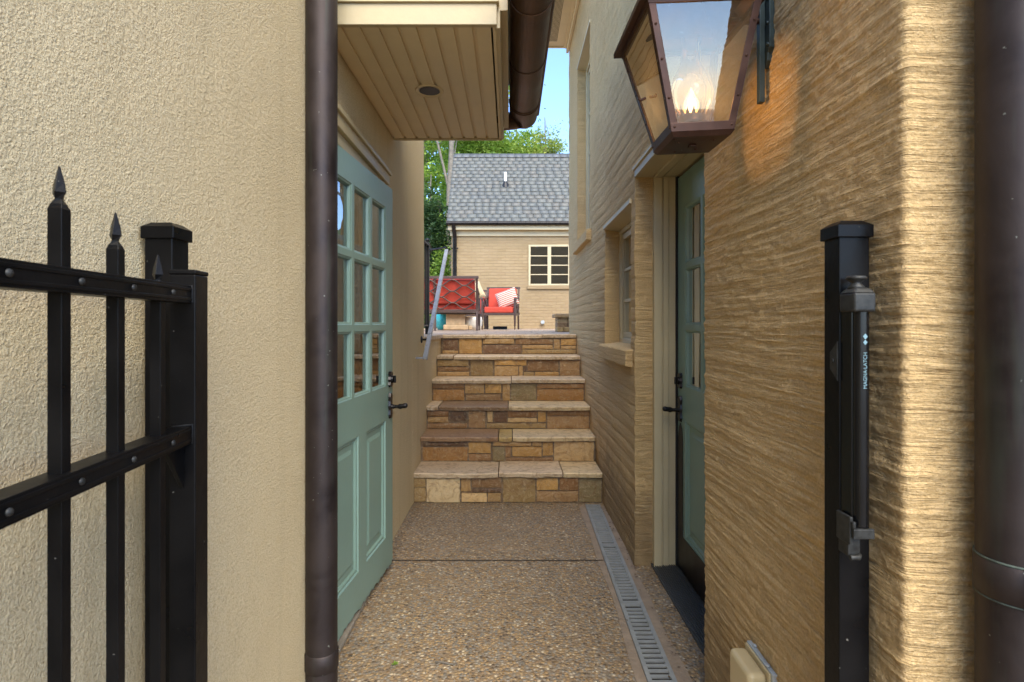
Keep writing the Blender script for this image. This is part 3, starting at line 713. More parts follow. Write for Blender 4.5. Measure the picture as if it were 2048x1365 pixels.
m = MB(); m.box(fx1-.004, fx1+.05, 2.855, 2.868, .02, 2.04); m.build('door_gap_shade', M['dark'], rh)  # dark strip standing in for the shaded gap between jamb and door
# room behind right walls
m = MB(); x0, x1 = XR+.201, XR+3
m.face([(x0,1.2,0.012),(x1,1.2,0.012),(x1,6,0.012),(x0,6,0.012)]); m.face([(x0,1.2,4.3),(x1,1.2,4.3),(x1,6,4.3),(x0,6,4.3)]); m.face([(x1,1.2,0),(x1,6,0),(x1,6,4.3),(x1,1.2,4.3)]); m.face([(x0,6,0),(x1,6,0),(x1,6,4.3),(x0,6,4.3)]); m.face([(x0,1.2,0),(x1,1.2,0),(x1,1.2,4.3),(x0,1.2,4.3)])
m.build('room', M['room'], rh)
def casement(parent, wx, y0, y1, z0, z1, cols, rows, both=False):
    """timber window in the plane x=wx, seen from -x"""
    f = MB(); t_ = .045
    f.box(wx, wx+.05, y0, y0+t_, z0, z1); f.box(wx, wx+.05, y1-t_, y1, z0, z1); f.box(wx, wx+.05, y0+t_, y1-t_, z0, z0+t_); f.box(wx, wx+.05, y0+t_, y1-t_, z1-t_, z1)
    a, b, c, d_ = y0+t_+.004, y1-t_-.004, z0+t_+.004, z1-t_-.004; s = .038; X = wx+.014
    f.box(X, X+.03, a, a+s, c, d_); f.box(X, X+.03, b-s, b, c, d_); f.box(X, X+.03, a+s, b-s, c, c+s); f.box(X, X+.03, a+s, b-s, d_-s, d_)
    for k in range(1, cols): yy_ = a+s+(b-a-2*s)*k/cols; f.box(X+.004, X+.026, yy_-.011, yy_+.011, c+s, d_-s)
    for k in range(1, rows): zz_ = c+s+(d_-c-2*s)*k/rows; f.box(X+.005, X+.025, a+s, b-s, zz_-.011, zz_+.011)
    w_ = f.build('window', M['cream'], parent, .003)
    gl = MB(); gl.face([(X+.016,a+s,c+s),(X+.016,b-s,c+s),(X+.016,b-s,d_-s),(X+.016,a+s,d_-s)]); gl.build('window_glass', M['glassW'], w_)
    return w_
casement(rh, .757, 3.0, 3.82, 1.135, 1.935, 2, 3)
casement(rh, .742, 4.54, 5.38, 2.055, 3.765, 2, 4)
m = MB()
m.prism([(XR-.012, 1.93),(.757, 1.915),(.757, 1.95),(XR-.012, 1.955)], lambda p: Vector((p[0], 2.985, p[1])), lambda p: Vector((p[0], 3.835, p[1])))
m.build('window_head', M['cream'], rh, .002); m = MB()
m.prism([(XR-.006, 3.765),(.742, 3.745),(.742, 3.79),(XR-.006, 3.785)], lambda p: Vector((p[0], 4.53, p[1])), lambda p: Vector((p[0], 5.39, p[1])))
m.build('window_head', M['cream'], rh, .002)
# eave of the right house
m = MB(); ez = 4.39; EB = 4.5
m.box(.24, XR-.03, EB, YE+.01, ez, ez+.02)
m.box(XR-.03, XR-.003, EB, YE+.02, ez-.075, ez); m.box(XR-.055, XR-.03, EB, YE+.02, ez-.022, ez)
m.box(.215, .24, EB, YE+.03, ez-.012, ez+.2); m.box(.24, XR+.02, YE+.012, YE+.035, ez-.012, ez+.2)
reave = m.build('eave', M['soffit'], rh, .002)
m = MB(); ii = 0
for kx in np.arange(.30, .52, .0125):
    for ky in np.arange(4.9, 6.05, .0155):
        m.box(kx-.003, kx+.003, ky-.004, ky+.004, ez-.0018, ez+.001)
m.build('soffit_vent', M['dark'], reave)
m = MB(); m.prism([(.2, ez+.2),(.2, ez+.26),(4.2, ez+3.2),(4.2, ez+3.1)], lambda p: Vector((p[0], EB, p[1])), lambda p: Vector((p[0], YE+.05, p[1]))); m.build('roof', M['roofslab'], rh)
# right downspout
m = MB(); qx, qy = .793, .858
m.tube([(qx,qy,0),(qx,qy,3.9)], .0525, 44)
m.tube([(qx,qy,.848),(qx,qy,.85),(qx,qy,.905),(qx,qy,.907)], [.0525,.0555,.0555,.0525], 44)
m.box(qx-.033, qx-.029, qy-.066, qy-.045, .848, .907)
dsR = m.build('downspout', M['copper'], rh)
vg = simple('verdigris_seam', (.045,.06,.048), .7, 0, .5, 60)
for zz in (.8475, .9075): MB().lathe((qx, qy, zz), [(.0526,-.0018),(.0552,-.001),(.0552,.001),(.0526,.0018)], 44).build('soldered_seam', vg, dsR)

# ================================================================== FAR HOUSE
fh = thing('brick_house', 'painted brick house with slate roof behind the patio', 'house', (0, 14, LZ))
WX0 = -1.49; WY = 14.0; EZ2 = 3.66
m = MB(); m.box(WX0, 5.5, WY, WY+.15, LZ-.2, EZ2+.2); m.box(WX0, WX0+.15, WY+.15, WY+4, LZ-.2, EZ2+.2)
m.prism([(WY, EZ2), (WY+1.62, 6.1), (WY+3.4, EZ2)], lambda p: Vector((WX0+.01, p[0], p[1])), lambda p: Vector((WX0+.14, p[0], p[1])))
wl = m.build('wall', M['brick'], fh)
m = MB(); m.box(WX0-.03, 5.5, WY-.05, WY, EZ2-.14, EZ2+.02); m.box(WX0-.05, 5.5, WY-.16, WY-.001, EZ2+.02, EZ2+.10); m.box(WX0-.07, 5.5, WY-.20, WY-.16, EZ2-.005, EZ2+.13); m.box(WX0-.03, WX0+.02, WY-.01, WY+1.0, EZ2-.05, EZ2+.06)
m.build('frieze_board', M['cream'], fh, .006)
m = MB(); m.tube([(WX0-.10, WY-.26, EZ2+.15),(5.5, WY-.26, EZ2+.15)], .055, 14); m.build('gutter', M['bronze'], fh)
m = MB(); dxp = (910-PX)*WY/F
m.tube([(dxp-.02,WY-.24,EZ2+.12),(dxp-.01,WY-.2,EZ2+.02),(dxp,WY-.10,EZ2-.12),(dxp,WY-.07,EZ2-.2),(dxp,WY-.07,LZ)], .052, 14)
for zz in (EZ2-.45, LZ+.5): m.tube([(dxp-.09,WY-.06,zz),(dxp+.09,WY-.06,zz)], .018, 8)
m.build('downspout', M['bronze'], fh)
# slates
random.seed(21)
s0 = Vector((0, WY-.28, EZ2+.17)); s1 = Vector((0, WY+1.42, 6.03)); sd = (s1-s0); SL = sd.length; sd.normalize(); sn = Vector((0,-sd.z,sd.y)); rows = 19; ex = SL/rows
VV, FF, CC = [], [], []
def quadbox(P8, c):
    n = len(VV); VV.extend(P8); 
    for f in ((3,2,1,0),(4,5,6,7),(0,1,5,4),(1,2,6,5),(2,3,7,6),(3,0,4,7)): FF.append([n+i for i in f]); CC.append(c)
for r in range(rows):
    xx = WX0-.09+(0 if r%2 else -.0); first = True
    while xx < 5.4:
        wd = .20+random.uniform(-.035, .035)
        if first and r%2: wd = .11
        first = False
        q_ = random.uniform(.86, .98); tcol = random.choice([(.125,.127,.115),(.135,.136,.12),(.12,.123,.115),(.14,.132,.113),(.13,.134,.12)])
        c = tuple(v*q_ for v in tcol); e0 = random.uniform(-.008, .004); lift = .011+random.uniform(0, .004)
        A = s0+sd*(r*ex+e0); B = s0+sd*((r+1)*ex+.03)
        P8 = []
        for hh in (0, .007):
            for (xa, b_, lf) in ((xx+.004, A, lift), (xx+wd-.004, A, lift), (xx+wd-.004, B, .002), (xx+.004, B, .002)):
                p = b_+sn*(lf+hh); P8.append((xa, p.y, p.z))
        quadbox(P8, c); xx += wd
# ridge
xx = WX0-.06
while xx < 5.4:
    c = random.uniform(.8, 1.1); c = (.12*c,.125*c,.125*c)
    for sg in (-1, 1):
        P8 = []
        for hh in (0, .012):
            for (xa, b_, dzz) in ((xx, 0, 0), (xx+.2, 0, 0), (xx+.2, .13, -.13), (xx, .13, -.13)):
                P8.append((xa, s1.y+.02+sg*b_, s1.z+.035+dzz+hh))
        quadbox(P8, c)
    xx += .21
roof = npmesh('roof', VV, FF, M['slate'], fh, col=np.array(CC))
m = MB(); m.face([(WX0-.08, s0.y, s0.z),(5.5, s0.y, s0.z),(5.5, s1.y, s1.z),(WX0-.08, s1.y, s1.z)], (.05,.05,.05)); m.face([(WX0-.08, s1.y+1.9, s0.z),(5.5, s1.y+1.9, s0.z),(5.5, s1.y, s1.z),(WX0-.08, s1.y, s1.z)], (.15,.15,.15)); m.build('roof_deck', M['slate'], roof)
vb = s0+sd*(SL*.54); m = MB(); vx = (1011-PX)*14.9/F
m.tube([(vx, vb.y-.03, vb.z-.03),(vx, vb.y-.03, vb.z+.30)], .038, 12); vp = m.build('vent_pipe', M['white'], fh)
m = MB(); m.lathe((vx, vb.y-.03, vb.z-.06), [(.10,-.06),(.085,.02),(.045,.11),(.04,.12)], 16); m.build('vent_boot', M['iron'], vp)
# window of the far house
wc0, wc1 = (1057-PX)*WY/F, (1140-PX)*WY/F; wz0, wz1 = H+(PY-573)*WY/F, H+(PY-490)*WY/F
m = MB(); y_ = WY-.012
m.box(wc0, wc0+.05, y_-.02, WY+.03, wz0+.02, wz1); m.box(wc1-.05, wc1, y_-.02, WY+.03, wz0+.02, wz1); m.box(wc0+.05, wc1-.05, y_-.02, WY+.03, wz1-.05, wz1); m.box(wc0+.05, wc1-.05, y_-.02, WY+.03, wz0+.02, wz0+.06)
mid = (wc0+wc1)/2; m.box(mid-.045, mid+.045, y_-.016, WY+.03, wz0+.06, wz1-.05)
for (a, b) in ((wc0+.05, mid-.045), (mid+.045, wc1-.05)):
    for k in range(1, 4):
        zz = wz0+.06+(wz1-wz0-.11)*k/4; m.box(a, b, y_-.008, y_+.008, zz-.012, zz+.012)
fw = m.build('window', M['cream'], fh, .003)
m = MB(); m.face([(wc0+.04, y_, wz0+.05),(wc1-.04, y_, wz0+.05),(wc1-.04, y_, wz1-.04),(wc0+.04, y_, wz1-.04)]); m.build('window_glass', mat_glass('far_window_glass', .22, (.8,.8,.8)), fw)
m = MB(); m.face([(wc0+.03, y_+.008, wz0+.04),(wc1-.03, y_+.008, wz0+.04),(wc1-.03, y_+.008, wz1-.03),(wc0+.03, y_+.008, wz1-.03)]); m.build('dark_interior', M['dark'], fw)
m = MB(); m.box(wc0-.03, wc1+.03, WY-.05, WY-.002, wz0-.07, wz0+.018); m.build('window_sill', M['brick'], fw, .005)
m = MB(); sp = at(1085, 645, WY); m.tube([(sp.x, WY-.09, sp.z),(sp.x, WY-.001, sp.z)], .05, 14); m.tube([(sp.x, WY-.10, sp.z),(sp.x, WY-.091, sp.z)], .035, 14); m.build('wall_spigot', M['zinc'], fh)

# low stone pier at the right of the landing
sp_ = thing('stone_pier', 'short stacked stone pier with a flat cap at the right end of the landing', 'pier', (.75, 7.6, LZ))
random.seed(4); m = MB(); z = LZ
for r in range(3):
    h = .065; x = .64
    while x < .95:
        wd = random.uniform(.07, .16); c = T[random.choice(['gold','brown','tan','rust'])]
        m.box(x, min(x+wd-.006, .95), 7.45+random.uniform(-.006, .006), 7.8, z+.003, z+h, c); x += wd
    z += h
m.build('pier_body', M['stone'], sp_, .006); m = MB(); m.box(.60, .99, 7.40, 7.86, z, z+.05, (.42,.27,.12)); m.build('cap', M['stone'], sp_, .01)

# ================================================================== HANDRAIL AND RAILING
hr = thing('stair_handrail', 'pale grey sloping metal handrail bolted to the left wall beside the steps', 'handrail', (-.63, 4.0, 1.0))
m = MB()
ha, hb = at(850,716,4.0), at(893,500,5.37)
up_ = Vector((0,0,1)); dirr = (hb-ha).normalized()
def bar(m, a, b, wx_, hz_, col=None):
    a = Vector(a); b = Vector(b); t_ = (b-a).normalized(); s = t_.cross(Vector((0,0,1))) if abs(t_.z) < .95 else Vector((1,0,0)); s.normalize(); n_ = s.cross(t_).normalized()
    P8 = [p+s*i_*wx_/2+n_*j_*hz_/2 for p in (a, b) for (i_, j_) in ((-1,-1),(1,-1),(1,1),(-1,1))]
    m.mesh(P8, [(0,1,2,3),(7,6,5,4),(0,4,5,1),(1,5,6,2),(2,6,7,3),(3,7,4,0)], col)
bar(m, ha, hb, .032, .013)
bar(m, ha+Vector((-.012,0,-.013)), hb+Vector((-.012,0,-.013)), .010, .014); bar(m, ha+Vector((.012,0,-.013)), hb+Vector((.012,0,-.013)), .010, .014)
bar(m, ha+Vector((.018,.012,-.002)), (XL+.002, ha.y+.012, ha.z-.002), .03, .012)
m.build('rail', M['hand'], hr, .002)
m = MB(); b1 = ha+(hb-ha)*.18
m.lathe((XL+.001, b1.y+.02, b1.z-.05), [(.0,.0),(.028,.0),(.026,.008),(.012,.012),(.0,.012)], 16, axis='x'); m.tube([(XL+.01,b1.y+.02,b1.z-.05),(XL+.045,b1.y+.01,b1.z-.048),(b1.x,b1.y,b1.z-.02)], .008, 8)
m.build('bracket', M['iron'], hr)
rl = thing('iron_railing', 'dark iron railing with ball finial on the patio edge left of the handrail', 'railing', (-.84, 5.4, LZ))
rx = -.835; ytop = 5.56; zt = at(855,500,ytop).z
m = MB(); m.box(rx-.02, rx+.02, ytop-.02, ytop+.02, LZ, zt+.07); m.lathe((rx, ytop, zt+.07), [(0,0),(.022,.0),(.012,.008),(.02,.02),(.022,.03),(.014,.043),(0,.048)], 14); m.build('post', M['iron'], rl, .002)
m = MB(); bar(m, (rx, 4.45, zt+.045), (rx, ytop-.02, zt+.045), .036, .014); m.build('top_rail', M['iron'], rl)
m = MB(); bar(m, (rx, 4.45, LZ+.09), (rx, ytop-.02, LZ+.09), .03, .014); m.build('bottom_rail', M['iron'], rl)
for k in range(9):
    m = MB(); yb = ytop-.12*(k+1); m.box(rx-.007, rx+.007, yb-.007, yb+.007, LZ+.098, zt+.038); m.build('baluster', M['iron'], rl)
m = MB(); bar(m, (rx+.02, ytop-.005, zt), (hb.x, hb.y+.01, zt), .022, .014); m.build('end_bar', M['iron'], rl)

# ================================================================== GATE, POSTS, LATCH
gate = thing('metal_gate', 'black spear-topped metal gate swung open against the left wall', 'gate', (-.57, .98, 0))
gdir = Vector((-.105, 1, 0)).normalized(); gsd = Vector((gdir.y, -gdir.x, 0))
gst = at(378, 650, .985); gst.z = 0
def gp(s, o=0, z=0): p = gst-gdir*s+gsd*o; return Vector((p.x, p.y, z))
def gbox(m, s0, s1, o0, o1, z0, z1):
    P8 = [gp(s, o, z) for z in (z0, z1) for (s, o) in ((s0,o0),(s1,o0),(s1,o1),(s0,o1))]
    m.mesh(P8, [(3,2,1,0),(4,5,6,7),(0,1,5,4),(1,2,6,5),(2,3,7,6),(3,0,4,7)])
m = MB(); gbox(m, -.025, .025, -.022, .022, .08, 1.358); stl = m.build('end_stile', M['black'], gate, .002)
m = MB(); gbox(m, -.026, .026, -.023, .023, 1.3585, 1.3665); m.build('cap', M['black'], stl, .002)
m = MB(); gbox(m, .86, .91, -.022, .022, .08, 1.36); m.build('end_stile', M['black'], gate, .002)
for (zr, nm) in ((1.308,'t'), (1.063,'m'), (.16,'b')):
    m = MB(); gbox(m, .027, .858, -.016, .016, zr, zr+.030); gbox(m, .027, .858, .016, .0175, zr+.004, zr+.009); gbox(m, .027, .858, .016, .0175, zr+.021, zr+.026)
    r_ = m.build('rail', M['black'], gate, .0012)
    for k in range(7):
        m = MB(); c_ = gp(.105+.111*k-.012, .0175, zr+.015)
        MM = Matrix.Rotation(math.atan2(gsd.y, gsd.x), 4, 'Z')
        m.lathe(c_, [(.0048,0),(.0042,.0018),(.002,.003),(0,.0033)], 12, axis='x', M=MM)
        m.build('bolt', M['latchgrey'], r_)
hs_ = 0
tipz = [1.382, 1.427, 1.460, 1.478, 1.478, 1.46, 1.427]
for k in range(7):
    s = .105+.111*k; zt_ = tipz[k]; m = MB(); hs = .0082
    zb_ = zt_-.052
    secs = [(.10,hs,hs,0),(zb_,hs,hs,0),(zb_+.006,hs*.9,hs*.75,10),(zb_+.012,hs*.75,hs*.45,25),(zb_+.020,hs*1.15,hs*.7,40),(zb_+.032,hs*.8,hs*.55,42),(zb_+.052,.001,.001,30)]
    V_ = []
    for (z, a, b, tw) in secs:
        for (i_, j_) in ((-1,-1),(1,-1),(1,1),(-1,1)):
            c_, s_2 = math.cos(R(tw)), math.sin(R(tw)); aa, bb = i_*a, j_*b; V_.append(gp(s+aa*c_-bb*s_2, aa*s_2+bb*c_, z))
    m.mesh(V_, [tuple(4*i+q for q in (k2, (k2+1)%4))+tuple(4*(i+1)+q for q in ((k2+1)%4, k2)) for i in range(len(secs)-1) for k2 in range(4)]+[(3,2,1,0)])
    m.build('picket', M['black'], gate, .0008)
m = MB(); m.prism([(.026,1.062),(.085,1.062),(.026,.985)], lambda p: gp(p[0], -.004, p[1]), lambda p: gp(p[0], .004, p[1])); m.build('gusset', M['black'], gate, .0008)
m = MB(); m.tube([gp(.024,-.016,1.312),gp(.024,-.016,1.337),gp(.024,.016,1.337),gp(.024,.016,1.309)], .0035, 6); m.build('weld', M['black'], gate); m = MB(); m.tube([gp(.024,-.016,1.06),gp(.024,-.016,1.094),gp(.024,.016,1.094),gp(.024,.016,1.062)], .0035, 6); m.build('weld', M['black'], gate)

def post(name, label, x0, x1, y0, y1, zt):
    p = thing(name, label, 'post', ((x0+x1)/2, (y0+y1)/2, 0), 'gate posts fixed to the walls')
    m = MB(); m.box(x0, x1, y0, y1, 0, zt); m.build('post_tube', M['black'], p, .002)
    m = MB(); e = .005; m.box(x0-e, x1+e, y0-e, y1+e, zt-.022, zt)
    cx, cy = (x0+x1)/2, (y0+y1)/2; a = .8
    b4 = [(x0-e,y0-e,zt),(x1+e,y0-e,zt),(x1+e,y1+e,zt),(x0-e,y1+e,zt)]; t4 = [(cx+(x-cx)*.62, cy+(y-cy)*.62, zt+.009) for (x, y, z) in b4]
    m.mesh(b4+t4, [(4,5,6,7)]+[(i,(i+1)%4,4+(i+1)%4,4+i) for i in range(4)]); m.build('cap', M['black'], p, .0015); return p
post('gate_post', 'square black gate post behind the open gate, against the smooth stucco wall', -.678, -.626, 1.02, 1.072, 1.452)
pR = post('gate_post', 'square black gate post carrying the latch, against the rough brushed wall', .588, .642, .982, 1.03, 1.448)
lt = thing('gate_latch', 'tall black pull latch with a knob on top on the right gate post', 'latch', (.6, .96, .86))
m = MB(); m.box(.590, .611, .950, .9815, .925, 1.30); m.build('latch_body', M['blackplas'], lt, .002)
m = MB(); m.tube([(.6045,.949,.925),(.6045,.949,1.30)], .0130, 24); m.build('latch_tube', M['blackplas'], lt)
m = MB(); m.box(.583, .620, .930, .975, 1.292, 1.325); m.mesh([(.5835,.9305,1.325),(.6195,.9305,1.325),(.6195,.9745,1.325),(.5835,.9745,1.325),(.590,.937,1.334),(.613,.937,1.334),(.613,.970,1.334),(.590,.970,1.334)], [(4,5,6,7),(0,1,5,4),(1,2,6,5),(2,3,7,6),(3,0,4,7)]); m.build('latch_housing', M['latchgrey'], lt, .004, 3)
m = MB(); m.lathe((.601,.955,1.332), [(.0,0),(.012,0),(.013,.004),(.0085,.008),(.008,.012),(.0145,.016),(.017,.0185),(.0145,.022),(0,.024)], 24); m.build('pull_knob', M['latchgrey'], lt)
m = MB(); m.box(.586, .607, .953, .9815, .868, .918); m.box(.584, .620, .934, .942, .905, .922); m.box(.582,.588,.942,.9815,.892,.940); m.tube([(.586,.938,.922),(.586,.938,.934)], .004, 8); m.tube([(.587,.950,.868),(.602,.950,.868),(.606,.955,.871)], .005, 8)
m.tube([(.590,.949,.898),(.590,.945,.898)], .0035, 10); m.build('lower_bracket', M['latchgrey'], lt, .002)
m = MB(); pl_ = [(.0,0),(.012,.012),(.022,.02),(.022,.05),(.012,.058),(0,.07)]
m.prism(pl_, lambda p: Vector((.5873, .984+p[0], 1.17+p[1])), lambda p: Vector((.585, .984+p[0], 1.17+p[1]))); m.tube([(.585,.997,1.205),(.583,.997,1.205)], .004, 8); m.build('side_plate', M['latchgrey'], lt)
# printed lettering on the latch tube, reading upward
def text_mesh(txt, size, name, mat, parent, mw):
    cu = bpy.data.curves.new('t', 'FONT'); cu.body = txt; cu.size = size; cu.extrude = .0002; cu.align_x = 'CENTER'; cu.align_y = 'CENTER'
    o = bpy.data.objects.new('t', cu); C.objects.link(o); bpy.context.view_layer.update()
    me = bpy.data.meshes.new_from_object(o.evaluated_get(bpy.context.evaluated_depsgraph_get())); bpy.data.objects.remove(o)
    me.transform(mw); off = Vector((0,0,0)); p = parent
    while p is not None: off += p.location; p = p.parent
    me.transform(Matrix.Translation(-off)); me.materials.clear(); me.materials.append(mat)
    r = bpy.data.objects.new(name, me); C.objects.link(r); r.parent = parent; return r
mw = Matrix.Translation((.6045, .9356, 1.192)) @ Matrix.Rotation(R(90), 4, 'X') @ Matrix.Rotation(R(90), 4, 'Z')
text_mesh('MAGNA·LATCH', .0088, 'lettering', M['letter'], lt, mw)
m = MB()
for (zc, r_) in ((1.240, .0035), (1.250, .004)):
    m.prism([(0,-r_*1.3),(r_,0),(0,r_*1.3),(-r_,0)], lambda p: Vector((.6045+p[0], .9361, zc+p[1])), lambda p: Vector((.6045+p[0], .9355, zc+p[1])))
m.build('printed_emblem', M['letter'], lt)

# ================================================================== TRENCH DRAIN
td = thing('trench_drain', 'long grey slotted trench drain running along the base of the right wall', 'drain', (.55, 2.8, 0))
m = MB()
m.face([(dx(0), 0, .0022),(dx(0)+.104, 0, .0022),(dx(3.86)+.104, 3.86, .0022),(dx(3.86), 3.86, .0022)]); m.build('channel', M['dark'], td)  # flat dark sheet in place of a deep trough, its shade put into the colour
breaks = [.0,.51,1.17,1.83,2.49,3.15,3.855]
for a, b in zip(breaks[:-1], breaks[1:]):
    m = MB(); a += .0015; b -= .0015
    def dq(u, y, z): return (dx(y)+u, y, z)
    def slab(u0, u1, y0, y1, z0=.003, z1=.012):
        P8 = [dq(u0,y0,z0),dq(u1,y0,z0),dq(u1,y1,z0),dq(u0,y1,z0),dq(u0,y0,z1),dq(u1,y0,z1),dq(u1,y1,z1),dq(u0,y1,z1)]
        m.mesh(P8, [(3,2,1,0),(4,5,6,7),(0,1,5,4),(1,2,6,5),(2,3,7,6),(3,0,4,7)])
    slab(0, .016, a, b); slab(.088, .104, a, b); slab(.016, .088, a, a+.018, .004, .0115); slab(.016, .088, b-.018, b, .004, .0115)
    n = int((b-a-.036)/.030); pt_ = (b-a-.036)/n
    for k in range(1, n): slab(.016, .088, a+.018+pt_*k-.0065, a+.018+pt_*k+.0065, .004, .0112)
    m.build('grate', M['drain'], td)

# ================================================================== OUTLET COVER
oc = thing('outlet_cover', 'tan bubble cover over an outdoor socket low on the right wall', 'socket cover', (.63, 1.44, .35))
m = MB(); m.box(.592, .640, 1.365, 1.490, .27, .400); m.build('cover', M['outlet'], oc, .014, 4)
m = MB(); m.box(.640, .646, 1.359, 1.497, .264, .406); m.build('gasket', M['outlet'], oc, .002)
m = MB(); m.box(.646, .667, 1.352, 1.502, .26, .409); m.tube([(.655,1.47,.409),(.655,1.47,.416)], .005, 10); m.tube([(.649,1.385,.409),(.649,1.385,.415)], .006, 10); m.build('back_box', M['zinc'], oc, .002)

# ================================================================== LANTERN
ln = thing('wall_lantern', 'copper gas lantern with lit flame hanging from a bracket on the right wall', 'lantern', (.46, 1.398, 1.72))
LC = Vector((.462, 1.398, 0)); LR = R(1.5); RO = R(3.2); zb = 1.738      # it hangs slightly crooked
def lp(x, y, z):
    c, s = math.cos(LR), math.sin(LR); x, z = x*math.cos(RO)-(z-zb)*math.sin(RO), zb+(z-zb)*math.cos(RO)+x*math.sin(RO)
    return Vector((LC.x+x*c-y*s, LC.y+x*s+y*c, z))
zb, zt2 = 1.738, 2.03; hb_, ht_ = .0755, .135; fw_ = .0105
def hw(z): return hb_+(ht_-hb_)*(z-zb)/(zt2-zb)
m = MB()
def lbar(m, a, b, ox, oy, th_):   # strip from a to b spanned by offsets
    pass
cor = [(-1,-1),(1,-1),(1,1),(-1,1)]
for (i_, j_) in cor:   # corner angles: two flat strips each
    for (ax, ay) in ((-i_, 0), (0, -j_)):
        wd = .017; t_ = .0025; V_ = []
        for z in (zb, zt2):
            h_ = hw(z)
            p0 = (i_*h_, j_*h_); p1 = (p0[0]+ax*wd, p0[1]+ay*wd); nn = (0, j_) if ax else (i_, 0)
            V_ += [lp(p0[0], p0[1], z), lp(p1[0], p1[1], z), lp(p1[0]-nn[0]*t_, p1[1]-nn[1]*t_, z), lp(p0[0]-nn[0]*t_, p0[1]-nn[1]*t_, z)]
        m.mesh(V_, [(3,2,1,0),(4,5,6,7),(0,1,5,4),(1,2,6,5),(2,3,7,6),(3,0,4,7)])
def lring(m, z0, z1, h0, h1, t_=.003):
    V_ = [lp(i_*h0, j_*h0, z0) for (i_, j_) in cor]+[lp(i_*h1, j_*h1, z1) for (i_, j_) in cor]+[lp(i_*(h0-t_), j_*(h0-t_), z0) for (i_, j_) in cor]+[lp(i_*(h1-t_), j_*(h1-t_), z1) for (i_, j_) in cor]
    Fs = []
    for k in range(4):
        n_ = (k+1)%4; Fs += [(k,n_,4+n_,4+k), (8+k,12+k,12+n_,8+n_), (k,8+k,8+n_,n_), (4+k,4+n_,12+n_,12+k)]
    m.mesh(V_, Fs)
lring(m, zb-.001, zb+.019, hb_+.0012, hw(zb+.019)+.0012); lring(m, zt2-.014, zt2+.001, hw(zt2-.014)+.0012, ht_+.0012)
m.build('frame', M['lampcu'], ln, .0008)
m = MB()  # base plate with folded skirt
V_ = [lp(i_*(hb_+.002), j_*(hb_+.002), zb-.0015) for (i_, j_) in cor]+[lp(i_*(hb_-.006), j_*(hb_-.006), zb-.012) for (i_, j_) in cor]
m.mesh(V_, [(0,1,2,3),(4,5,6,7)]+[(k,(k+1)%4,4+(k+1)%4,4+k) for k in range(4)])
P8 = [lp(x, y, z) for z in (zb-.016, zb-.0125) for (x, y) in ((-.008,-.008),(.008,-.008),(.008,.008),(-.008,.008))]; m.mesh(P8, [(3,2,1,0),(4,5,6,7),(0,1,5,4),(1,2,6,5),(2,3,7,6),(3,0,4,7)])
for (x, y) in ((-.045,-.03),(.04,-.04),(.02,.03),(-.03,.045),(-.062,-.058)): m.lathe(lp(x, y, zb-.0128), [(.003,0),(.0025,-.002),(0,-.0025)], 10)
m.build('base_plate', M['lampcu'], ln)
m = MB()
for k in range(4):
    i_, j_ = cor[k]; i2, j2 = cor[(k+1)%4]; V_ = []
    for z in (zb+.012, zt2-.006):
        h_ = hw(z)-.0036; V_ += [lp(i_*h_, j_*h_, z), lp(i2*h_, j2*h_, z)]
    m.mesh(V_, [(0,1,3,2)])
m.build('glass_panel', M['glassLamp'], ln)
m = MB()  # hood: flared eave then pyramid and chimney cap
V_ = []
for (h_, z) in ((ht_+.016, zt2-.004),(ht_+.016, zt2+.008),(ht_-.01, zt2+.03),(.05, zt2+.15),(.05, zt2+.19),(.072, zt2+.195),(.0, zt2+.24)):
    V_ += [lp(i_*h_, j_*h_, z) for (i_, j_) in cor]
Fs = [(4*r+k, 4*r+(k+1)%4, 4*(r+1)+(k+1)%4, 4*(r+1)+k) for r in range(6) for k in range(4)]
m.mesh(V_, Fs); V_ = [lp(i_*h_, j_*h_, zt2-.004) for h_ in (ht_+.016, ht_-.004) for (i_, j_) in cor]; m.mesh(V_, [(k,(k+1)%4,4+(k+1)%4,4+k) for k in range(4)])
m.build('hood', M['lampcu'], ln)
for z in (zb+.01, zb+.075, zb+.16, zb+.235):
    h_ = hw(z)
    for sx in (-1, 1): MB().lathe(lp(sx*(h_-.008), -h_-.0005, z), [(.0032,0),(.0028,-.0015),(0,-.0025)], 10, axis='y').build('rivet', M['lampcu'], ln)
    for sy in (-1, 1): MB().lathe(lp(-h_-.0005, sy*(h_-.008), z), [(.0032,0),(.0028,-.0015),(0,-.0025)], 10, axis='x').build('rivet', M['lampcu'], ln)
m = MB(); m.tube([lp(-hw(zb+.13)-.001,.03,zb+.125),lp(-hw(zb+.13)-.016,.03,zb+.12),lp(-hw(zb+.13)-.02,.03,zb+.125)], .0035, 8)
m.build('catch', M['lampcu'], ln)
m = MB(); m.lathe(lp(0,0,zb+.042), [(.028,0),(.050,.045),(.056,.075),(.046,.115),(.027,.150),(.024,.19),(.027,.215)], 36); m.build('glass_chimney', M['chim'], ln)
m = MB(); c0 = lp(0,0,zb+.030)
m.lathe(c0, [(.0,-.03),(.02,-.03),(.02,.001),(.040,.001),(.042,.012),(.040,.026)], 28)
for k in range(18):   # crown of curved teeth
    a = 2*math.pi*k/18; a1, a2 = a-.13, a+.13
    pts = [c0+Vector((.040*math.cos(a1),.040*math.sin(a1),.026)), c0+Vector((.040*math.cos(a2),.040*math.sin(a2),.026)), c0+Vector((.047*math.cos(a+.04),.047*math.sin(a+.04),.040)), c0+Vector((.050*math.cos(a),.050*math.sin(a),.054)), c0+Vector((.045*math.cos(a-.04),.045*math.sin(a-.04),.040))]
    m.face([pts[0],pts[1],pts[2],pts[3],pts[4]])
m.tube([c0+Vector((0,0,.0)),c0+Vector((0,0,.04))], .007, 12); m.build('burner', M['lampcu'], ln)
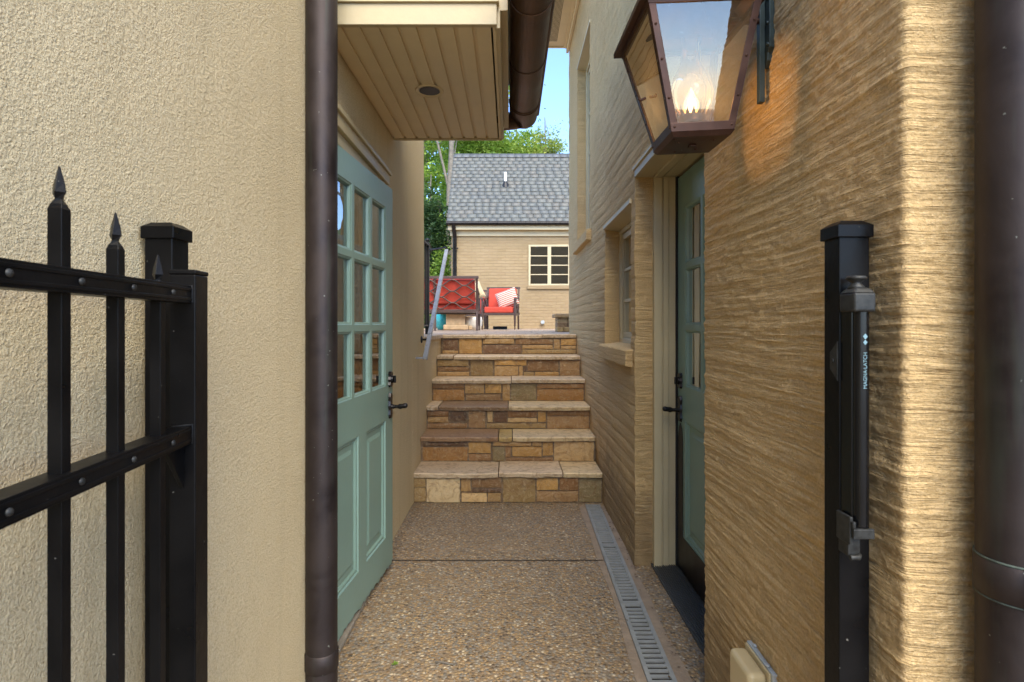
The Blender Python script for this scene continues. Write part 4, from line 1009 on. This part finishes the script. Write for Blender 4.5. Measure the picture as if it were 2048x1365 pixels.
m = MB(); m.lathe(c0, [(0,.034),(.014,.040),(.020,.052),(.0185,.066),(.010,.084),(.003,.100),(.0,.106)], 20); fl = m.build('flame', M['flame'], ln)
m = MB(); m.lathe(c0, [(0,.040),(.008,.044),(.0125,.053),(.011,.066),(.005,.078),(.0,.086)], 16); m.build('flame_core', M['core'], fl)
pl = bpy.data.lights.new('lantern_light', 'POINT'); pl.energy = .45; pl.color = (1,.55,.2); pl.shadow_soft_size = .03
plo = bpy.data.objects.new('lantern_light', pl); C.objects.link(plo); plo.location = c0+Vector((0,0,.075))-ln.location; plo.parent = ln; M['flame'].node_tree.nodes['Principled BSDF']
# wall bracket
m = MB(); bx = XR-.006
def yz(pts, x0, x1, col=None): m.prism(pts, lambda p: Vector((x0, p[0], p[1])), lambda p: Vector((x1, p[0], p[1])))
yc = 1.405
prof = [(yc-.032, 2.3),(yc-.032,1.965),(yc-.022,1.955),(yc-.02,1.935),(yc-.006,1.92),(yc-.006,1.93),(yc+.012,1.93),(yc+.02,1.945),(yc+.034,1.955),(yc+.038,1.985),(yc+.030,1.995),(yc+.034,2.01),(yc+.034,2.3)]
yz(prof, bx-.006, bx+.010)
m.box(bx-.020, bx-.0062, yc-.009, yc+.009, 1.836, 2.3)
for (y, z) in ((yc-.02,2.03),(yc+.022,2.02),(yc-.022,1.975),(yc+.024,1.972),(yc-.02,2.09),(yc+.02,2.1)): m.lathe((bx-.006, y, z), [(.0055,0),(.0045,-.003),(0,-.004)], 10, axis='x')
m.build('wall_bracket', M['lampgr'], ln, .0012)
MB().tube([(bx-.01,yc,2.045),(LC.x+.10,yc,2.045)], .008, 10).build('arm', M['lampcu'], ln); MB().tube([(bx-.01,yc,2.062),(LC.x+.10,yc,2.062)], .0055, 10).build('arm', M['lampcu'], ln); m = MB(); m.tube([(bx-.01,yc,2.24),(LC.x,yc-.007,2.24),(LC.x,yc-.007,2.21)], .010, 10); m.build('arm', M['lampcu'], ln)

# ================================================================== PATIO FURNITURE
def make_chair(name, label, cat, W, group, legs_mid=False):
    c = thing(name, label, cat, (0,0,0), group); dp = .72; sh = .34; bh = .88; hw_ = W/2
    # chair faces -Y; back at y=+dp/2
    def wave(m, p0, p1, n_rows, z0, z1, nper, ax):
        for r in range(n_rows):
            zc = z0+(z1-z0)*(r+.5)/n_rows; amp = (z1-z0)/n_rows*.52; pts = []
            n = nper*10
            for k in range(n+1):
                f = k/n; q_ = Vector(p0)*(1-f)+Vector(p1)*f; q_.z = zc+amp*math.cos(math.pi*2*nper/2*f+(math.pi if r%2 else 0)); q_.y += (.204 if ax else 0)*(q_.z-.34)+(.012 if ax else 0)
                pts.append(q_)
            m.tube(pts, .0125, 6)
    for (x, y, h_) in ((-hw_+.03,-dp/2+.03,.62),(hw_-.03,-dp/2+.03,.62)):
        m = MB(); m.tube([(x,y,0),(x,y,.06),(x,y,.08),(x,y,.30),(x,y,h_)], [.014,.012,.018,.026,.022], 10); m.build('leg', M['frame'], c)
    for x in [-hw_+.03, hw_-.03]+([0] if legs_mid else []):
        m = MB(); bar(m, (x,dp/2-.02,0), (x,dp/2-.06,.34), .036, .036); bar(m, (x,dp/2-.06,.34), (x,dp/2+.05,bh), .036, .034)
        m.build('leg', M['frame'], c, .004)
    m = MB(); bar(m, (-hw_,dp/2+.052,bh), (hw_,dp/2+.052,bh), .045, .045); bar(m, (-hw_,dp/2-.055,.33), (hw_,dp/2-.055,.33), .03, .05)
    nper = max(2, int(round((W-.08)/.185)))
    wave(m, (-hw_+.04,dp/2-.05,0), (hw_-.04,dp/2-.05,0), 5, .37, .84, nper, True)
    m.build('back_frame', M['frame'], c, .003)
    m = MB(); bar(m, (-hw_+.03,-dp/2+.03,.31), (hw_-.03,-dp/2+.03,.31), .03, .05)
    for sx in (-1, 1): bar(m, (sx*(hw_-.03),-dp/2+.03,.31), (sx*(hw_-.03),dp/2-.05,.31), .03, .05)
    m.box(-hw_+.04, hw_-.04, -dp/2+.05, dp/2-.07, .305, .325); m.build('seat_frame', M['frame'], c, .003)
    for sx in (-1, 1):
        m = MB(); x = sx*(hw_-.025); m.tube([(x,dp/2+.0,.70),(x,dp/4,.655),(x,0,.635),(x,-dp/4,.63),(x,-dp/2,.625),(x,-dp/2-.02,.60)], [.02,.024,.026,.026,.026,.016], 10, flat=.7)
        m.build('arm', M['frame'], c); m = MB(); wave(m, (x,-dp/2+.05,0), (x,dp/2-.07,0), 3, .35, .61, 4, False); m.build('arm_lattice', M['frame'], c)
    n_c = 2 if legs_mid else 1; cw_ = (W-.12)/n_c
    for k in range(n_c):
        xa = -W/2+.06+cw_*k; m = MB(); m.box(xa+.005, xa+cw_-.005, -dp/2+.01, dp/2-.12, .33, .46); m.build('seat_cushion', M['red'], c, .035, 4)
        m = MB(); MM = Matrix.Translation((0, dp/2-.12, .47)) @ Matrix.Rotation(R(-12), 4, 'X'); m.box(xa+.005, xa+cw_-.005, -.06, .06, -.02, .40, M=MM); m.build('back_cushion', M['red'], c, .035, 4)
    return c
love = make_chair('loveseat', 'brown lattice-backed loveseat with red cushions seen from behind on the patio', 'sofa', 1.46, None, True)
love.location = (-.52-.73, 9.5, LZ); love.rotation_euler.z = R(180)
ch = make_chair('patio_armchair', 'red cushioned armchair facing the steps with the striped pillow on it', 'armchair', .72, 'red patio armchairs')
ch.location = (-.19, 11.35, LZ); ch.rotation_euler.z = R(-7)
c2 = copy_tree(ch); c2.location = (-.88, 12.3, LZ); c2.rotation_euler.z = R(0); c2['label'] = 'red armchair standing further back, mostly hidden behind the loveseat'
def pillow(name, label, w_, h_, t_, mat, loc, rot):
    V_, Fs = [], []; n = 14
    for s in (1, -1):
        for a in range(n+1):
            for b in range(n+1):
                u = a/n*2-1; v = b/n*2-1; e = max(0, (1-u**4)*(1-v**4))**.5; pin = 1-.08*(1-abs(u))*abs(v)-.0
                V_.append((u*w_/2*(1-.07*(1-v*v)*0+.05*abs(u*v)), s*t_/2*e, v*h_/2*(1+.05*abs(u*v))))
    off_ = (n+1)**2
    for s in range(2):
        for a in range(n):
            for b in range(n):
                q_ = [a*(n+1)+b, (a+1)*(n+1)+b, (a+1)*(n+1)+b+1, a*(n+1)+b+1]; q_ = [i+s*off_ for i in q_]
                Fs.append(tuple(q_ if s else q_[::-1]))
    m = MB(); m.mesh(V_, Fs, None, True); o = m.build(name, mat, None); o.location = loc; o.rotation_euler = rot; tag(o, label, 'pillow'); return o
pillow('pillow', 'red and white striped pillow leaning in the armchair', .42, .36, .15, M['stripes'], (-.06, 11.30, LZ+.63), (R(-14), R(-20), R(-12)))
pillow('pillow', 'plain cream pillow showing past the right end of the loveseat back', .26, .28, .13, M['creamfab'], (-.60, 9.60, LZ+.68), (R(12), R(22), R(180+20)))
m = MB(); m.lathe((0,0,0), [(0,0),(.13,0),(.17,.08),(.19,.18),(.17,.28),(.13,.36),(0,.36)], 28)
tl_ = m.build('garden_stool', M['teal'], None); tl_.location = (-1.30, 10.9, LZ); tag(tl_, 'teal glazed round garden stool seen under the loveseat', 'stool')
wp = MB().lathe((0,0,0), [(0,0),(.15,0),(.18,.10),(.185,.18),(.17,.25),(0,.25)], 28).build('planter_pot', M['glaze'], None); wp.location = (-.72, 10.7, LZ); tag(wp, 'off-white glazed pot on the patio behind the loveseat', 'pot')
bt = thing('stone_table', 'low tan stone block table seen between the loveseat legs', 'table', (-1.1, 10.6, LZ))
m = MB(); m.box(-1.27, -.80, 10.45, 10.9, LZ, LZ+.10); m.box(-.80, -.72, 10.5, 10.85, LZ, LZ+.08); m.build('base_slab', M['block'], bt, .02, 3)
m = MB(); m.box(-1.22, -.86, 10.48, 10.85, LZ+.10, LZ+.30); m.build('pedestal', M['block'], bt, .008); m = MB(); m.box(-1.36, -.70, 10.35, 10.98, LZ+.30, LZ+.36); m.build('table_top', M['block'], bt, .01)
m = MB(); m.box(-.36, -.06, 11.6, 11.75, LZ, LZ+.045); m.tube([(-.36,11.6,LZ+.05),(-.06,11.6,LZ+.05)], .018, 8); fr_ = m.build('metal_tray', M['iron'], None, .01); tag(fr_, 'flat dark metal tray lying on the patio under the red armchair', 'tray')

# small litter on the paving
m = MB(); p0 = Vector(((870-PX)*2.06/F, 2.06, .007)); m.tube([p0, p0+Vector((.03,-.004,.003)), p0+Vector((.06,-.014,.001)), p0+Vector((.085,-.016,.002))], [.002,.003,.003,.0015], 6); tag(m.build('twig', M['bark'], None), 'small dark twig lying on the pebbled paving', 'twig')
m = MB(); p0 = Vector(((790-PX)*2.05/F, 2.05, .005)); random.seed(8)
for k in range(26):
    a = random.uniform(0, 6.28); r_ = random.uniform(.001, .011); c_ = p0+Vector((r_*math.cos(a), r_*math.sin(a), random.uniform(.001,.006))); u = Vector((random.uniform(-1,1),random.uniform(-1,1),random.uniform(0,.6))).normalized()*.005; v_ = Vector((-u.y,u.x,.001))
    m.face([c_-u, c_+v_*.6, c_+u, c_-v_*.6], (random.random(),)*3)
tag(m.build('weed', M['leafA'], None), 'tiny green weed sprouting from the pebbled paving', 'weed')

# windblown grit and bits of leaf along the edges of the paving
r_ = random.Random(77); m = MB()
for k in range(150):
    e = r_.random()
    if e < .4: y = r_.uniform(1.9, 3.8); x = .655-abs(r_.gauss(0, .02))
    elif e < .65: y = r_.uniform(1.9, 3.8); x = XL+.03+abs(r_.gauss(0, .03))
    elif e < .85: y = 3.90-abs(r_.gauss(0, .04)); x = r_.uniform(-.65, .5)
    else: y = r_.uniform(1.9, 3.8); x = r_.uniform(-.6, .62)
    a = r_.uniform(0, 6.28); u = Vector((math.cos(a), math.sin(a), r_.uniform(-.15, .15)))*r_.uniform(.003, .009); v_ = Vector((-u.y, u.x, r_.uniform(0, .003)))*.45; c_ = Vector((x, y, r_.uniform(.006, .010)+(.006 if x > .48 else 0)))
    m.face([c_-u, c_+v_, c_+u, c_-v_])
tag(m.build('leaf_litter', simple('dry_leaf_bits', (.10,.06,.03), .9, 0, .5, 30), None), 'scattered dry leaf bits and grit along the paving edges', 'litter', kind='stuff')

# ================================================================== TREES
def leaves(blobs, n, size, seed, droop=.3):
    r = np.random.default_rng(seed); wts = np.array([b[3]*b[4]*b[5] for b in blobs])**.8; wts /= wts.sum()
    # each blob is broken into twig clumps; leaves gather round the clumps
    nc = max(20, n//45); k = r.choice(len(blobs), nc, p=wts); B = np.array(blobs)[k]
    d_ = r.normal(size=(nc, 3)); d_ /= np.linalg.norm(d_, axis=1)[:,None]; rad = r.random(nc)**.42
    cc = B[:,:3]+d_*rad[:,None]*B[:,3:6]; cs_ = r.uniform(.14, .36, nc)*np.mean(B[:,3:6], axis=1)**.5*.9
    ck = r.integers(0, nc, n); P_ = cc[ck]+r.normal(size=(n, 3))*cs_[ck][:,None]*np.array([1,1,.55])
    nrm = r.normal(size=(n, 3)); nrm[:,2] = np.abs(nrm[:,2])+.5; nrm /= np.linalg.norm(nrm, axis=1)[:,None]
    t_ = np.cross(nrm, r.normal(size=(n, 3))); t_ /= np.linalg.norm(t_, axis=1)[:,None]; b_ = np.cross(nrm, t_)
    s = size*r.uniform(.6, 1.3, n)[:,None]
    V_ = np.stack([P_-t_*s, P_+b_*s*.5-nrm*s*.1, P_+t_*s, P_-b_*s*.5-nrm*s*.1], 1).reshape(-1, 3)
    Fq = np.arange(4*n).reshape(-1, 4); cl = (r.random(nc)[ck]*.7+r.random(n)*.3); return V_, Fq, np.stack([cl]*3, -1)
def tree(name, label, cat, x, y, h, tr, blobs, n, size, mat, seed, group=None, limbs=6, lean=0):
    z0 = hz(x, y)-.1 if y > 15.4 else LZ
    t_ = thing(name, label, cat, (x, y, z0), group); r = random.Random(seed)
    m = MB(); pts = []; k_ = 9
    for k in range(k_+1):
        f = k/k_; pts.append((x+lean*f*f*h+.06*math.sin(k*1.7+seed)*tr*6, y+.05*math.cos(k*1.3+seed)*tr*6, z0+h*f))
    m.tube(pts, [tr*(1-.8*(k/k_))+(.35*tr if k == 0 else 0) for k in range(k_+1)], 10)
    for i in range(limbs):
        b = blobs[i%len(blobs)]; f = r.uniform(.35, .8); k = int(f*k_); s = Vector(pts[k]); e = Vector((x+b[0], y+b[1], z0+b[2]))+Vector((r.uniform(-.6,.6)*b[3], r.uniform(-.5,.5)*b[4], r.uniform(-.2,.7)*b[5]))
        mid_ = (s+e)/2+Vector((r.uniform(-.2,.2), 0, r.uniform(-.1,.35))); rb = tr*.38
        m.tube([s, s+(mid_-s)*.5+Vector((0,0,.08)), mid_, (mid_+e)/2+Vector((r.uniform(-.1,.1),0,.05)), e], [rb, rb*.8, rb*.55, rb*.35, rb*.12], 7)
        for q_ in range(3):
            e2 = mid_+(e-mid_)*r.uniform(.1,.8); d2 = Vector((r.uniform(-1,1), r.uniform(-1,1), r.uniform(0,1))).normalized()*r.uniform(.4,1.0)*b[3]*.6
            m.tube([e2, e2+d2*.5+Vector((0,0,.05)), e2+d2], [rb*.3, rb*.2, rb*.05], 5)
    m.build('trunk', M['bark'], t_)
    V_, Fq, cl = leaves([(x+b[0], y+b[1], z0+b[2], b[3], b[4], b[5]) for b in blobs], n, size, seed)
    npmesh('crown', V_, Fq, mat, t_, col=cl)
    return t_
G = 'trees on the slope behind the far house'
tree('maple_tree', 'bright green leafy tree left of the roof with a pale slender trunk', 'tree', -3.45, 20, 11, .06, [(.2,0,4.5,1.6,1.5,1.6),(.9,0,7.3,1.9,1.6,1.8),(-.6,.3,9.4,2,1.6,1.8),(.5,-.5,2.4,1.3,1.2,1.3)], 15000, .085, M['leafA'], 31, G, 8, .04)
tree('oak_tree', 'tall tree with thick grey trunk standing at the left gable of the slate roof', 'tree', -2.07, 19, 13, .135, [(-.9,.6,8.7,1.8,1.6,1.6),(1.2,1,8.2,1.5,1.4,1.1),(.2,1,11,2,2,2)], 9000, .085, M['leafA'], 32, G, 7)
tree('maple_tree', 'green leafy tree rising over the left part of the slate ridge', 'tree', -.55, 24, 7.5, .12, [(0,0,5.6,1.9,1.6,1.6),(-1.1,.2,6.2,1.4,1.2,1.2),(1.1,.2,5.0,1.3,1.2,1.2)], 11000, .09, M['leafA'], 33, G, 7)
tree('maple_tree', 'yellow-green tree with airy spreading twigs against the sky at the right', 'tree', 1.55, 24, 7.2, .09, [(-.5,0,4.9,1.0,1,.9),(.15,0,6.1,.8,.8,.75),(.9,.2,4.7,.8,.8,.9),(.5,0,5.5,.7,.7,.7),(-.15,0,6.9,.4,.4,.35),(-.8,.1,4.4,.8,.8,.7)], 6500, .06, M['leafC'], 34, G, 14)
tree('evergreen_tree', 'dark glossy evergreen in the gap left of the far house', 'tree', -2.35, 16.4, 4.6, .07, [(-.1,0,2.7,.62,.6,.8),(.05,0,3.6,.45,.5,.6),(-.45,0,1.9,.6,.6,.7),(-.1,0,1.5,.6,.5,.5)], 9000, .055, M['leafB'], 35, G, 6)
tree('leafy_shrub', 'bright green shrub low beside the corner of the far house', 'shrub', -2.05, 15.8, 1.9, .03, [(.1,0,1.2,.45,.4,.6),(-.1,0,.7,.5,.4,.5),(.15,0,1.9,.3,.3,.5)], 5000, .05, M['leafA'], 36, None, 5)
tree('leafy_shrub', 'yellow-green shrub low behind the iron railing', 'shrub', -2.75, 16.9, 1.6, .03, [(0,0,.8,.6,.5,.6),(-.4,.2,1.2,.5,.4,.5)], 4500, .05, M['leafC'], 37, None, 5)
tree('maple_tree', 'green tree furthest back filling the slope between trunk and house wall', 'tree', -4.2, 27, 11, .14, [(0,0,3.5,2.6,2,2.5),(.6,0,7,2.6,2,2.5),(-.6,0,9.8,2.6,2,2)], 14000, .12, M['leafA'], 38, G, 7)
tree('maple_tree', 'broad green tree behind the middle of the slate ridge', 'tree', .35, 30, 8.2, .14, [(0,0,6,2.3,1.6,1.7),(-2.6,0,6.6,2.2,1.6,1.8)], 11000, .10, M['leafA'], 39, G, 6)
